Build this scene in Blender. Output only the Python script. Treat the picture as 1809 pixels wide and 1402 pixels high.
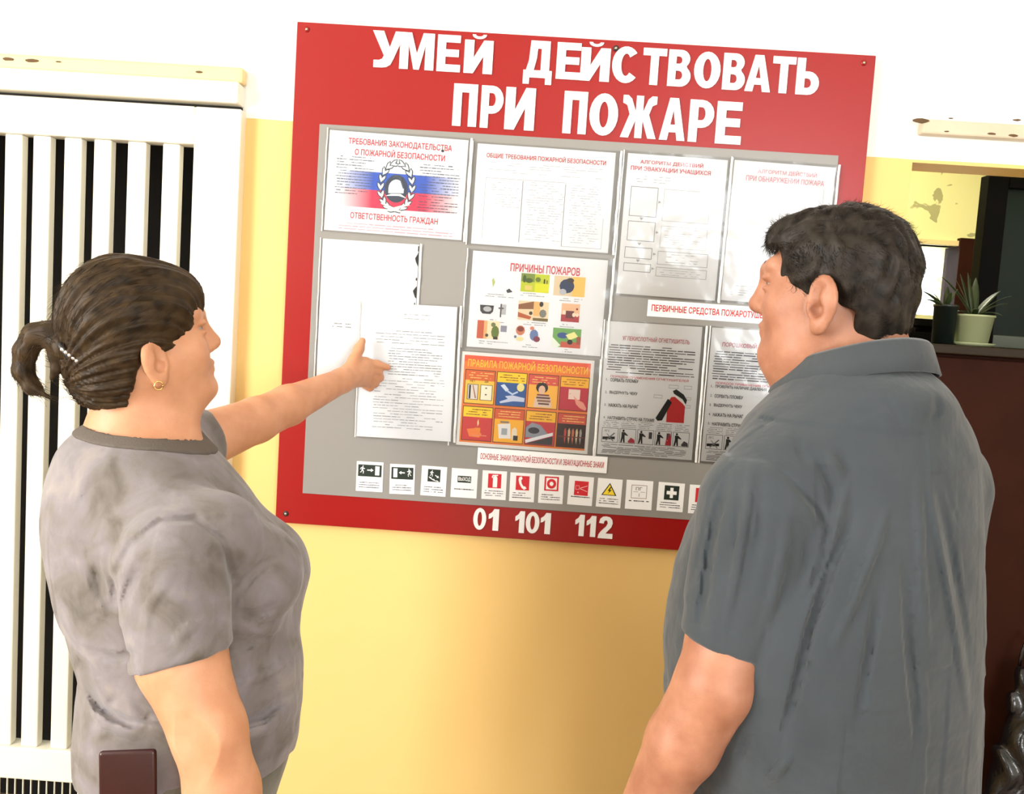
import bpy, bmesh, math, random
import numpy as np
from mathutils import Vector, Matrix

for o in list(bpy.data.objects):
    bpy.data.objects.remove(o)
SC = bpy.context.scene
COL = SC.collection
random.seed(7)
RNG = np.random.default_rng(7)

# ------------------------------------------------------------------ camera
IW, IH, FPX = 1809.0, 1402.0, 1650.0
CAM = np.array([-.064, -2.058, 1.53])
PITCH, ROLL, YAW = [math.radians(a) for a in (-4.85, 3.72, 1.17)]
CD = np.array([-math.sin(YAW) * math.cos(PITCH), math.cos(YAW) * math.cos(PITCH), math.sin(PITCH)])
_r0 = np.array([math.cos(YAW), math.sin(YAW), 0.0])
_u0 = np.cross(_r0, CD)
CR = math.cos(ROLL) * _r0 + math.sin(ROLL) * _u0
CU = -math.sin(ROLL) * _r0 + math.cos(ROLL) * _u0
cam_data = bpy.data.cameras.new('camera')
cam_data.sensor_width = 36.0
cam_data.lens = FPX / IW * 36.0
cam_data.clip_start = .02
cam = bpy.data.objects.new('camera', cam_data)
COL.objects.link(cam)
cam.matrix_world = Matrix(((CR[0], CU[0], -CD[0], CAM[0]), (CR[1], CU[1], -CD[1], CAM[1]),
                           (CR[2], CU[2], -CD[2], CAM[2]), (0, 0, 0, 1)))
SC.camera = cam


def P(px, py, Y):
    """world point where the ray through a photo pixel meets the vertical plane y = Y"""
    d = CD + CR * (px - IW / 2) / FPX - CU * (py - IH / 2) / FPX
    return CAM + d * ((Y - CAM[1]) / d[1])


# ------------------------------------------------------------------ world, lights, exposure
world = bpy.data.worlds.new('daylight')
SC.world = world
world.use_nodes = True
bg = world.node_tree.nodes['Background']
bg.inputs[0].default_value = (.93, .97, 1.0, 1)
bg.inputs[1].default_value = 3.0

SC.view_settings.view_transform = 'Standard'
SC.view_settings.look = 'None'
SC.view_settings.gamma = 1.0
SC.view_settings.use_curve_mapping = False
SC.view_settings.exposure = 1.0


def area(name, loc, target, sx, sy, power, color):
    l = bpy.data.lights.new(name, 'AREA')
    l.shape = 'RECTANGLE'
    l.size, l.size_y, l.energy, l.color = sx, sy, power, color
    o = bpy.data.objects.new(name, l)
    COL.objects.link(o)
    o.location = loc
    o.rotation_euler = (Vector(target) - Vector(loc)).to_track_quat('-Z', 'Y').to_euler()
    return o


# daylight entering through the window of the back wall and the window of the left wall
BACK_Y, LEFT_X, RIGHT_X, CEIL_Z = -4.6, -2.6, 2.7, 2.9
area('window_light_back_right', (1.45, BACK_Y + .03, 1.75), (1.45, 0, 1.6), 1.3, 1.5, 36, (.93, .97, 1.0))
area('window_light_left', (LEFT_X + .03, -2.3, 1.8), (0, -2.1, 1.5), 1.4, 1.5, 62, (1.0, .96, .88))

# ------------------------------------------------------------------ materials
MATS = {}


def mat(name, color, rough=.6, var=0.0, scale=20.0, bump=0.0, bump_scale=None, metal=0.0, spec=.5,
        sss=0.0, coat=0.0, alpha=None):
    if name in MATS:
        return MATS[name]
    m = bpy.data.materials.new(name)
    m.use_nodes = True
    nt = m.node_tree
    b = nt.nodes['Principled BSDF']
    b.inputs['Base Color'].default_value = (*color, 1)
    b.inputs['Roughness'].default_value = rough
    b.inputs['Metallic'].default_value = metal
    b.inputs['Specular IOR Level'].default_value = spec
    if coat:
        b.inputs['Coat Weight'].default_value = coat
        b.inputs['Coat Roughness'].default_value = .12
    if sss:
        b.inputs['Subsurface Weight'].default_value = sss
        b.inputs['Subsurface Radius'].default_value = (1.0, .35, .18)
        b.inputs['Subsurface Scale'].default_value = .008
    if var or bump:
        tc = nt.nodes.new('ShaderNodeTexCoord')
        n = nt.nodes.new('ShaderNodeTexNoise')
        n.inputs['Scale'].default_value = scale
        n.inputs['Detail'].default_value = 5
        nt.links.new(tc.outputs['Object'], n.inputs['Vector'])
        if var:
            mx = nt.nodes.new('ShaderNodeMix')
            mx.data_type = 'RGBA'
            mx.inputs[6].default_value = (*[max(0, c * (1 - var)) for c in color], 1)
            mx.inputs[7].default_value = (*[min(1, c * (1 + var)) for c in color], 1)
            nt.links.new(n.outputs['Fac'], mx.inputs[0])
            nt.links.new(mx.outputs[2], b.inputs['Base Color'])
        if bump:
            n2 = nt.nodes.new('ShaderNodeTexNoise')
            n2.inputs['Scale'].default_value = bump_scale or scale * 4
            n2.inputs['Detail'].default_value = 4
            nt.links.new(tc.outputs['Object'], n2.inputs['Vector'])
            bp = nt.nodes.new('ShaderNodeBump')
            bp.inputs['Strength'].default_value = bump
            bp.inputs['Distance'].default_value = .004
            nt.links.new(n2.outputs['Fac'], bp.inputs['Height'])
            nt.links.new(bp.outputs[0], b.inputs['Normal'])
    MATS[name] = m
    return m


def srgb(r, g, b):
    return tuple((c / 255 / 12.92) if c <= 10 else ((c / 255 + .055) / 1.055) ** 2.4 for c in (r, g, b))


# ------------------------------------------------------------------ mesh helpers
def link(o, parent=None):
    COL.objects.link(o)
    if parent is not None:
        o.parent = parent
    return o


def mesh_obj(name, verts, faces, material, parent=None, smooth=False, loc=None):
    me = bpy.data.meshes.new(name)
    me.from_pydata([tuple(map(float, v)) for v in verts], [], [tuple(f) for f in faces])
    if smooth:
        me.polygons.foreach_set('use_smooth', [True] * len(me.polygons))
    mats = material if isinstance(material, (list, tuple)) else [material]
    for m in mats:
        me.materials.append(m)
    o = bpy.data.objects.new(name, me)
    link(o, parent)
    if loc is not None:
        o.location = loc
    return o


def bm_obj(name, bm, material, parent=None, smooth=False, bevel=0.0, seg=2):
    me = bpy.data.meshes.new(name)
    bmesh.ops.recalc_face_normals(bm, faces=bm.faces)
    bm.to_mesh(me)
    bm.free()
    if smooth:
        me.polygons.foreach_set('use_smooth', [True] * len(me.polygons))
    me.materials.append(material)
    o = bpy.data.objects.new(name, me)
    link(o, parent)
    if bevel:
        md = o.modifiers.new('bevel', 'BEVEL')
        md.width, md.segments, md.limit_method = bevel, seg, 'ANGLE'
    return o


def box_bm(boxes):
    bm = bmesh.new()
    for (x0, x1, y0, y1, z0, z1) in boxes:
        r = bmesh.ops.create_cube(bm, size=1)
        for v in r['verts']:
            v.co = Vector((x0 + (v.co.x + .5) * (x1 - x0), y0 + (v.co.y + .5) * (y1 - y0), z0 + (v.co.z + .5) * (z1 - z0)))
    return bm


def box(name, b, material, parent=None, bevel=.002):
    return bm_obj(name, box_bm([b]), material, parent, bevel=bevel)


def empty(name, loc=(0, 0, 0)):
    o = bpy.data.objects.new(name, None)
    o.empty_display_size = .05
    o.location = loc
    return link(o)


def tag(o, label, cat, group=None):
    o['label'], o['category'] = label, cat
    if group:
        o['group'] = group
    return o


def structure(o, label=None):
    o['kind'] = 'structure'
    if label:
        o['label'] = label
    return o


def keep_local(parts, root):
    """parts were modelled in world coordinates; keep them there under a root that has a location"""
    for p in parts:
        p.parent = root
        p.matrix_parent_inverse = Matrix.Translation(-Vector(root.location))


def lathe(name, prof, material, parent=None, n=40, loc=(0, 0, 0)):
    vs, fs = [], []
    for (r, z) in prof:
        for k in range(n):
            a = 2 * math.pi * k / n
            vs.append((r * math.cos(a), r * math.sin(a), z))
    for i in range(len(prof) - 1):
        for k in range(n):
            k2 = (k + 1) % n
            fs.append((i * n + k, i * n + k2, (i + 1) * n + k2, (i + 1) * n + k))
    fs.append(tuple(range(n))[::-1])
    fs.append(tuple((len(prof) - 1) * n + k for k in range(n)))
    o = mesh_obj(name, vs, fs, material, parent, True, loc)
    return o


def tube(name, pts, radii, material, parent=None, n=8):
    pts = [np.array(p, float) for p in pts]
    if not hasattr(radii, '__len__'):
        radii = [radii] * len(pts)
    vs, fs = [], []
    ref = np.array([.31, .2, .93])
    for i, p in enumerate(pts):
        t = pts[min(i + 1, len(pts) - 1)] - pts[max(i - 1, 0)]
        t /= np.linalg.norm(t) + 1e-9
        u = np.cross(t, ref)
        u /= np.linalg.norm(u) + 1e-9
        w = np.cross(t, u)
        for k in range(n):
            a = 2 * math.pi * k / n
            vs.append(p + radii[i] * (math.cos(a) * u + math.sin(a) * w))
    for i in range(len(pts) - 1):
        for k in range(n):
            k2 = (k + 1) % n
            fs.append((i * n + k, i * n + k2, (i + 1) * n + k2, (i + 1) * n + k))
    fs.append(tuple(range(n))[::-1])
    fs.append(tuple((len(pts) - 1) * n + k for k in range(n)))
    return mesh_obj(name, vs, fs, material, parent, True)

# ================================================================== THE ROOM
def wall_paint():
    m = bpy.data.materials.new('wall_paint')
    m.use_nodes = True
    nt = m.node_tree
    b = nt.nodes['Principled BSDF']
    g = nt.nodes.new('ShaderNodeNewGeometry')
    sep = nt.nodes.new('ShaderNodeSeparateXYZ')
    nt.links.new(g.outputs['Position'], sep.inputs[0])
    n = nt.nodes.new('ShaderNodeTexNoise')
    n.inputs['Scale'].default_value = 9
    n.inputs['Detail'].default_value = 6
    nt.links.new(g.outputs['Position'], n.inputs['Vector'])
    wob = nt.nodes.new('ShaderNodeMath'); wob.operation = 'MULTIPLY_ADD'
    wob.inputs[1].default_value = .006
    nt.links.new(n.outputs['Fac'], wob.inputs[0]); nt.links.new(sep.outputs['Z'], wob.inputs[2])
    th = nt.nodes.new('ShaderNodeMath'); th.operation = 'GREATER_THAN'
    th.inputs[1].default_value = 1.926
    nt.links.new(wob.outputs[0], th.inputs[0])
    n2 = nt.nodes.new('ShaderNodeTexNoise')
    n2.inputs['Scale'].default_value = 2.2
    n2.inputs['Detail'].default_value = 3
    nt.links.new(g.outputs['Position'], n2.inputs['Vector'])
    ye = nt.nodes.new('ShaderNodeMix'); ye.data_type = 'RGBA'
    ye.inputs[6].default_value = (.80, .52, .185, 1)
    ye.inputs[7].default_value = (.84, .58, .225, 1)
    nt.links.new(n2.outputs['Fac'], ye.inputs[0])
    mx = nt.nodes.new('ShaderNodeMix'); mx.data_type = 'RGBA'
    nt.links.new(th.outputs[0], mx.inputs[0])
    nt.links.new(ye.outputs[2], mx.inputs[6])
    mx.inputs[7].default_value = (.88, .87, .83, 1)
    nt.links.new(mx.outputs[2], b.inputs['Base Color'])
    b.inputs['Roughness'].default_value = .7
    b.inputs['Specular IOR Level'].default_value = .2
    bp = nt.nodes.new('ShaderNodeBump')
    bp.inputs['Strength'].default_value = .18
    bp.inputs['Distance'].default_value = .01
    nt.links.new(n.outputs['Fac'], bp.inputs['Height'])
    nt.links.new(bp.outputs[0], b.inputs['Normal'])
    return m


M_WALL = wall_paint()
M_WHITE = mat('white_gloss_paint', (.87, .83, .70), .35, .05, 8, .15, 30)
M_CREAM = mat('cream_paint', (.80, .62, .30), .5, .08, 12, .2, 40)
M_PLASTER = mat('white_plaster', (.80, .78, .72), .8, .04, 5, .2, 30)
M_FLOOR = mat('floor_lino', (.30, .20, .12), .45, .2, 6)
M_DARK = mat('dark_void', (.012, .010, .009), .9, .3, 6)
M_BROWN = mat('dark_wood', srgb(44, 17, 6), .6, .35, 9, .1, 60, spec=.08)
M_BLACKWOOD = mat('black_wood', (.003, .0027, .0024), .6, .2, 20, spec=.03)

OX0, OX1, OZ1 = .718, 1.9, 1.916          # the opening at the right
LX0, LX1 = -1.85, -.80                     # the slatted opening at the left
structure(bm_obj('wall_front', box_bm([
    (LEFT_X, LX0, 0, .10, 0, CEIL_Z), (LX0, LX1, 0, .10, 1.945, CEIL_Z), (LX0, LX1, 0, .10, 0, .10),
    (LX1, OX0, 0, .10, 0, CEIL_Z), (OX0, OX1, 0, .10, OZ1, CEIL_Z), (OX1, RIGHT_X, 0, .10, 0, CEIL_Z)]), M_WALL),
    'wall painted yellow below and white above')
structure(box('floor', (LEFT_X - .15, RIGHT_X + .15, BACK_Y - .15, 1.75, -.1, 0), M_FLOOR, bevel=0), 'brown floor')
structure(box('ceiling', (LEFT_X - .15, RIGHT_X + .15, BACK_Y - .15, 0.15, CEIL_Z, CEIL_Z + .1), M_PLASTER, bevel=0), 'white ceiling')
structure(bm_obj('wall_back', box_bm([
    (LEFT_X, RIGHT_X, BACK_Y - .15, BACK_Y, 0, 1.0), (LEFT_X, RIGHT_X, BACK_Y - .15, BACK_Y, 2.5, CEIL_Z),
    (LEFT_X, .8, BACK_Y - .15, BACK_Y, 1.0, 2.5),
    (2.1, RIGHT_X, BACK_Y - .15, BACK_Y, 1.0, 2.5)]), M_PLASTER), 'wall with one window behind the camera')
structure(bm_obj('wall_left', box_bm([
    (LEFT_X - .15, LEFT_X, BACK_Y, .15, 0, 1.05), (LEFT_X - .15, LEFT_X, BACK_Y, .15, 2.55, CEIL_Z),
    (LEFT_X - .15, LEFT_X, BACK_Y, -3.0, 1.05, 2.55), (LEFT_X - .15, LEFT_X, -1.6, .15, 1.05, 2.55)]), M_PLASTER),
    'side wall with one window')
structure(box('wall_right', (RIGHT_X, RIGHT_X + .15, BACK_Y, .15, 0, CEIL_Z), M_PLASTER, bevel=0), 'plain side wall')

# dark space behind the slats
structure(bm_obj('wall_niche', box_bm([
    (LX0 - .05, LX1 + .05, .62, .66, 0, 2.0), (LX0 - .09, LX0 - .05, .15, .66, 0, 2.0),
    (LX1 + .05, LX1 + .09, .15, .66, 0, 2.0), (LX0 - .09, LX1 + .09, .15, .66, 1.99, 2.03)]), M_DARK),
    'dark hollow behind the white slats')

# slatted screen -------------------------------------------------------------
scr = tag(empty('slatted_screen', (-1.28, 0, .38)), 'white painted wooden screen of vertical slats over a dark opening', 'screen')
parts = []
parts.append(box('top_rail', (-1.95, -.823, -.032, .02, 1.856, 1.936), M_WHITE, bevel=.004))
parts.append(box('bottom_rail', (-1.95, -.823, -.032, .02, .407, .481), M_WHITE, bevel=.004))
parts.append(box('stile', (-.823, -.722, -.034, .02, .05, 1.9355), M_WHITE, bevel=.004))
parts.append(box('stile', (-2.05, -1.951, -.034, .02, .05, 1.9355), M_WHITE, bevel=.004))
slx = [(-.894, -.857), (-.971, -.931), (-1.044, -1.006), (-1.108, -1.070), (-1.177, -1.139), (-1.238, -1.200)]
x = -1.238
while x > -1.86:
    x -= .066
    slx.append((x, x + .037))
for (a, b_) in slx:
    j = RNG.normal(0, .0015)
    parts.append(box('slat', (a + j, b_ + j, -.022, .004, .4812, 1.8558), M_WHITE, bevel=.003))
for (z0, z1) in ((.05, .075),):
    parts.append(box('base_rail', (-1.95, -.823, -.03, .02, z0, z1), M_WHITE))
wires = [(-1.94 + i * .0185, -1.938 + i * .0185, -.004, 0, .075, .4068) for i in range(61)]
w = bm_obj('wire_grille', box_bm(wires), M_WHITE)
w['kind'] = 'stuff'
parts.append(w)
keep_local(parts, scr)
structure(box('crack_shade', (-2.0, -.73, -.012, .0, 1.9362, 1.9438), M_DARK, bevel=0), 'dark strip painted as shade in the crack between the slatted screen and its ledge')  # near-black strip that paints the shade inside the crack
t1 = structure(box('trim_1', (-2.0, -.726, -.05, 0, 1.944, 1.9885), M_WHITE, bevel=.004), 'white ledge board over the slatted screen')
t2 = structure(box('trim_2', (-2.0, -.722, -.035, 0, 1.989, 2.0225), M_CREAM, bevel=.006), 'cream band on top of the ledge over the slats')
t3 = structure(box('trim_3', (.722, 2.05, -.028, 0, 1.972, 2.0025), mat('beige_ledge', (.62, .52, .38), .6, .12, 14, .3, 40), bevel=.004),
               'chipped beige ledge over the opening at the right')

M_CHIP = mat('bare_wood_chip', srgb(96, 70, 42), .8, .3, 60)
for par, (cx, cy, yy, sc) in ((t2, (14, 104, -.036, 1.3)), (t2, (56, 107, -.036, 1.5)), (t2, (103, 109, -.036, .6)), (t2, (352, 127, -.036, .8)), (t3, (1626, 213, -.029, 1.8)), (t3, (1680, 209, -.029, .5)),
                              (t3, (1797, 212, -.029, .8)), (t3, (1752, 236, -.029, .9)), (t3, (1790, 239, -.029, 1.0)), (t3, (1673, 232, -.029, .5))):
    c = P(cx, cy, yy)
    ring = [(c[0] + sc * (.009 + .003 * random.random()) * math.cos(a * .7), yy - .0003, c[2] + sc * (.0022 + .0012 * random.random()) * math.sin(a * .7)) for a in range(9)]
    mesh_obj('paint_chip', ring + [(x_, yy + .0012, z_) for x_, _, z_ in ring], [tuple(range(9))] + [(i, (i + 1) % 9, 9 + (i + 1) % 9, 9 + i) for i in range(9)], M_CHIP, par)

# the room seen through the opening at the right ----------------------------
def peeling():
    m = bpy.data.materials.new('peeling_wall')
    m.use_nodes = True
    nt = m.node_tree
    b = nt.nodes['Principled BSDF']
    g = nt.nodes.new('ShaderNodeNewGeometry')
    n = nt.nodes.new('ShaderNodeTexNoise')
    n.inputs['Scale'].default_value = 11
    n.inputs['Detail'].default_value = 3
    n.inputs['Distortion'].default_value = .5
    nt.links.new(g.outputs['Position'], n.inputs['Vector'])
    cr = nt.nodes.new('ShaderNodeValToRGB')
    cr.color_ramp.elements[0].position = .60
    cr.color_ramp.elements[0].color = (.80, .74, .36, 1)
    cr.color_ramp.elements[1].position = .612
    cr.color_ramp.elements[1].color = (.40, .37, .17, 1)
    nt.links.new(n.outputs['Fac'], cr.inputs[0])
    nt.links.new(cr.outputs[0], b.inputs['Base Color'])
    b.inputs['Roughness'].default_value = .8
    return m


M_PEEL = peeling()
RY = 1.5
wx0, wx1, wz0, wz1 = 1.25, 1.485, 1.64, 1.90
structure(bm_obj('wall_far', box_bm([
    (.45, wx0, RY, RY + .15, 0, 2.5), (wx1, 2.8, RY, RY + .15, 0, 2.5),
    (wx0, wx1, RY, RY + .15, wz1, 2.5), (wx0, wx1, RY, RY + .15, 0, wz0)]), M_PEEL), 'peeling yellow wall of the next room')
structure(box('wall_passage', (.40, .45, .15, RY, 0, 2.5), M_PEEL, bevel=0), 'side wall of the next room')
structure(box('wall_passage_right', (2.8, 2.85, .15, RY, 0, 2.5), M_PEEL, bevel=0), 'far side wall of the next room')
structure(box('ceiling_passage', (.4, 2.85, .15, RY + .15, 2.5, 2.55), M_PEEL, bevel=0), 'ceiling of the next room')
win = structure(empty('window_1', (wx0, RY, wz0)), 'bright window in the next room')
M_GLASS = mat('window_glass', (.9, .95, .95), .05)
M_GLASS.node_tree.nodes['Principled BSDF'].inputs['Transmission Weight'].default_value = 1.0
pp = [box('pane', (wx0, wx1, RY + .07, RY + .074, wz0, wz1), M_GLASS, bevel=0),
      box('post', (wx1 - .004, wx1 + .05, RY - .03, RY + .1, wz0, wz1 + .03), M_BROWN),
      box('head_rail', (wx0 - .04, wx1 - .004, RY - .02, RY + .06, wz1, wz1 + .02), M_CREAM)]
for p_ in pp:
    p_.parent = win
    p_.matrix_parent_inverse = Matrix.Translation(-Vector(win.location))
cup = tag(empty('sideboard', (1.35, RY - .2, 0)), 'dark sideboard under the bright window of the next room', 'sideboard')
sp_ = [box('body', (.95, 1.9, RY - .38, RY - .01, .05, 1.59), M_BLACKWOOD), box('top_board', (.93, 1.92, RY - .40, RY - .005, 1.5905, 1.615), M_BLACKWOOD), box('plinth', (.97, 1.88, RY - .36, RY - .02, 0, .05), M_BLACKWOOD)]
sp_ += [box('door', (.955 + .3155 * i, 1.265 + .3155 * i, RY - .395, RY - .3801, .08, 1.57), M_BLACKWOOD) for i in range(3)]
keep_local(sp_, cup)
area('window_light_next_room', (1.35, RY - .12, 1.7), (1.2, .3, 1.7), .3, .7, 3, (.98, 1.0, .92))
area('added_fill_next_room', (.95, .8, 2.44), (.95, .9, 0), .5, .5, 9, (1.0, .97, .80))  # unseen fill added under the ceiling to brighten the peeling wall

# cabinet with plants -----------------------------------------------------------
cab = tag(empty('cabinet', (1.3, .3, 0)), 'tall dark brown wooden cabinet standing in the opening behind the man', 'cabinet')
parts = [box('body', (.822, 1.82, .10, .52, .06, 1.512), M_BROWN, bevel=.003),
         box('top_board', (.80, 1.84, .06, .53, 1.5125, 1.533), mat('cabinet_top', srgb(40, 30, 18), .5, .25, 10, spec=.15), bevel=.003),
         box('plinth', (.84, 1.80, .12, .5, 0, .06), M_BLACKWOOD)]
d1 = box('door', (.825, 1.318, .082, .0998, .09, 1.505), M_BROWN, bevel=.003)
d2 = box('door', (1.322, 1.818, .082, .0998, .09, 1.505), M_BROWN, bevel=.003)
M_BRASS = mat('dull_brass', srgb(120, 95, 60), .35, metal=.9)
for d, xk in ((d1, 1.29), (d2, 1.35)):
    k = box('handle', (xk - .008, xk + .008, .062, .0819, .98, 1.1), M_BRASS, None, .003)
    k.parent = d
parts += [d1, d2]
keep_local(parts, cab)

# dark framed glass panel on the cabinet
pan = tag(empty('framed_glass_panel', (1.18, .30, 1.5335)), 'dark framed pane of greenish glass standing on the cabinet behind the pots', 'glass panel')
M_GREENGLASS = mat('dark_green_glass', (.004, .010, .0055), .35, .6, 5, spec=.12)
fx0, fx1, fz1 = 1.022, 1.50, 1.955
parts = [box('stile', (fx0, fx0 + .05, .30, .345, 1.5335, fz1), M_BLACKWOOD), box('stile', (fx1 - .05, fx1, .30, .345, 1.5335, fz1), M_BLACKWOOD),
         box('rail', (fx0 + .0505, fx1 - .0505, .30, .34, fz1 - .03, fz1), M_BLACKWOOD),
         box('rail', (fx0 + .0505, fx1 - .0505, .30, .34, 1.5335, 1.565), mat('grey_rail', srgb(60, 66, 50), .4, .2, 20)),
         box('glass', (fx0 + .0505, fx1 - .0505, .32, .326, 1.5655, fz1 - .0305), M_GREENGLASS, bevel=0)]
keep_local(parts, pan)


def pot(name, cx, cy, r0, r1, h, m, label, saucer=True, dirt=True):
    o = tag(empty(name, (cx, cy, 1.5335)), label, 'potted plant', 'plants on the cabinet')
    z = 0.0
    if saucer:
        lathe('saucer', [(.001, 0), (r0 * 1.2, 0), (r1 * 1.15, .007), (r1 * 1.12, .008), (r0, .004), (.001, .004)], m, o)
        z = .0045
    lathe('pot', [(.001, z), (r0, z), (r1 * .97, z + h * .93), (r1 * 1.03, z + h * .93), (r1 * 1.03, z + h), (r1 * .94, z + h), (r1 * .9, z + h * .85), (.001, z + h * .85)], m, o)
    return o, z + h * .85


M_LEAF = mat('strap_leaf', srgb(38, 52, 22), .4, .4, 30)
M_POTB = mat('black_plastic_pot', srgb(20, 27, 24), .35, .2, 20)
M_POTW = mat('pale_green_pot', srgb(150, 156, 118), .4, .08, 20)


def leaf(parent, base, az, length, lift, droop, width, n=9, name='leaf'):
    vs, fs = [], []
    d = np.array([math.cos(az), math.sin(az), 0])
    s = np.array([-d[1], d[0], 0])
    for i in range(n):
        t = i / (n - 1)
        c = np.array(base) + d * length * (t * math.cos(lift)) + np.array([0, 0, length * (t * math.sin(lift) - droop * t * t)])
        w_ = width * (math.sin(math.pi * min(1, .18 + .82 * t)) ** .8) * .5 + .0004
        for k, (q, up) in enumerate(((-1, .25), (0, 0), (1, .25))):
            vs.append(c + s * q * w_ + np.array([0, 0, up * w_]))
            vs.append(c + s * q * w_ * .9 + np.array([0, 0, up * w_ - .0012]))
    for i in range(n - 1):
        a, b_ = i * 6, (i + 1) * 6
        for k in (0, 2):
            fs.append((a + k, a + k + 2, b_ + k + 2, b_ + k))
            fs.append((a + k + 1, b_ + k + 1, b_ + k + 3, a + k + 3))
        fs.append((a, b_, b_ + 1, a + 1))
        fs.append((a + 4, a + 5, b_ + 5, b_ + 4))
    return mesh_obj(name, vs, fs, M_LEAF, parent, True)


p1, h1 = pot('potted_plant', .885, .15, .024, .027, .092, M_POTB, 'dark strap-leaved plant in a narrow black pot on the cabinet', saucer=False)
for az, L, li, dr, w_ in ((3.3, .085, .75, .2, .017), (2.7, .08, 1.0, .2, .014), (3.7, .09, .5, .25, .016), (1.2, .07, 1.2, .1, .012), (4.6, .06, 1.1, .2, .012), (0.2, .07, 1.2, .2, .012)):
    leaf(p1, (0, 0, h1), az, L, li, dr, w_)
p2, h2 = pot('potted_plant', .955, .16, .036, .046, .068, M_POTW, 'sprawling strap-leaved plant in a pale green pot with a saucer on the cabinet')
for az, L, li, dr, w_ in ((3.1, .15, 1.0, .22, .019), (2.8, .125, 1.15, .12, .016), (2.2, .12, 1.2, .05, .016), (1.2, .13, 1.1, .12, .018), (.5, .13, .85, .2, .019), (.1, .11, .75, .3, .017), (5.9, .12, .9, .3, .017), (3.6, .08, .6, .4, .014), (5.2, .09, .6, .45, .015), (4.4, .07, .8, .4, .014), (1.9, .12, 1.3, .05, .013)):
    leaf(p2, (0, 0, h2), az, L, li, dr, w_)
mesh_obj('soil', [(.04 * math.cos(a * .4), .04 * math.sin(a * .4), h2 + .004 * math.sin(a * 3.1)) for a in range(16)] + [(0, 0, h2 + .008)],
         [(i, (i + 1) % 16, 16) for i in range(16)], mat('soil', (.012, .009, .006), .95, .3, 200), p2, True)

# black plastic bag hanging on the cabinet door

# ================================================================== NOTICE BOARD
M_RED = mat('red_board_plastic', (.30, .005, .004), .34, .04, 3, spec=.4)
M_GREY = mat('grey_board_plastic', (.265, .252, .235), .35, .04, 3, spec=.4)
M_LETTER = mat('white_vinyl', (.86, .86, .86), .4)
M_PAPER = mat('white_paper', (.86, .86, .87), .55, .02, 10)
YB = -.022                                    # front of the red panel
tl, tr, bl = P(525, 38, YB), P(1548, 98, YB), P(486, 922, YB)
bx0, bx1, bz1, bz0 = tl[0], tr[0], (tl[2] + tr[2]) / 2, bl[2]
board = tag(empty('notice_board', ((bx0 + bx1) / 2, 0, bz0)), 'large red fire safety notice board with a grey centre hung on the wall', 'notice board')
parts = [box('red_panel', (bx0, bx1, YB, -.004, bz0, bz1), M_RED, bevel=.0015)]
g0, g1, g2 = P(565, 219, YB), P(1481, 277, YB), P(541, 871, YB)
GY = YB - .002
parts.append(box('grey_panel', (g0[0], g1[0], GY, YB - .0001, g2[2], g0[2]), M_GREY, bevel=.0005))

TXT = {}
from mathutils.geometry import tessellate_polygon, delaunay_2d_cdt


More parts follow.
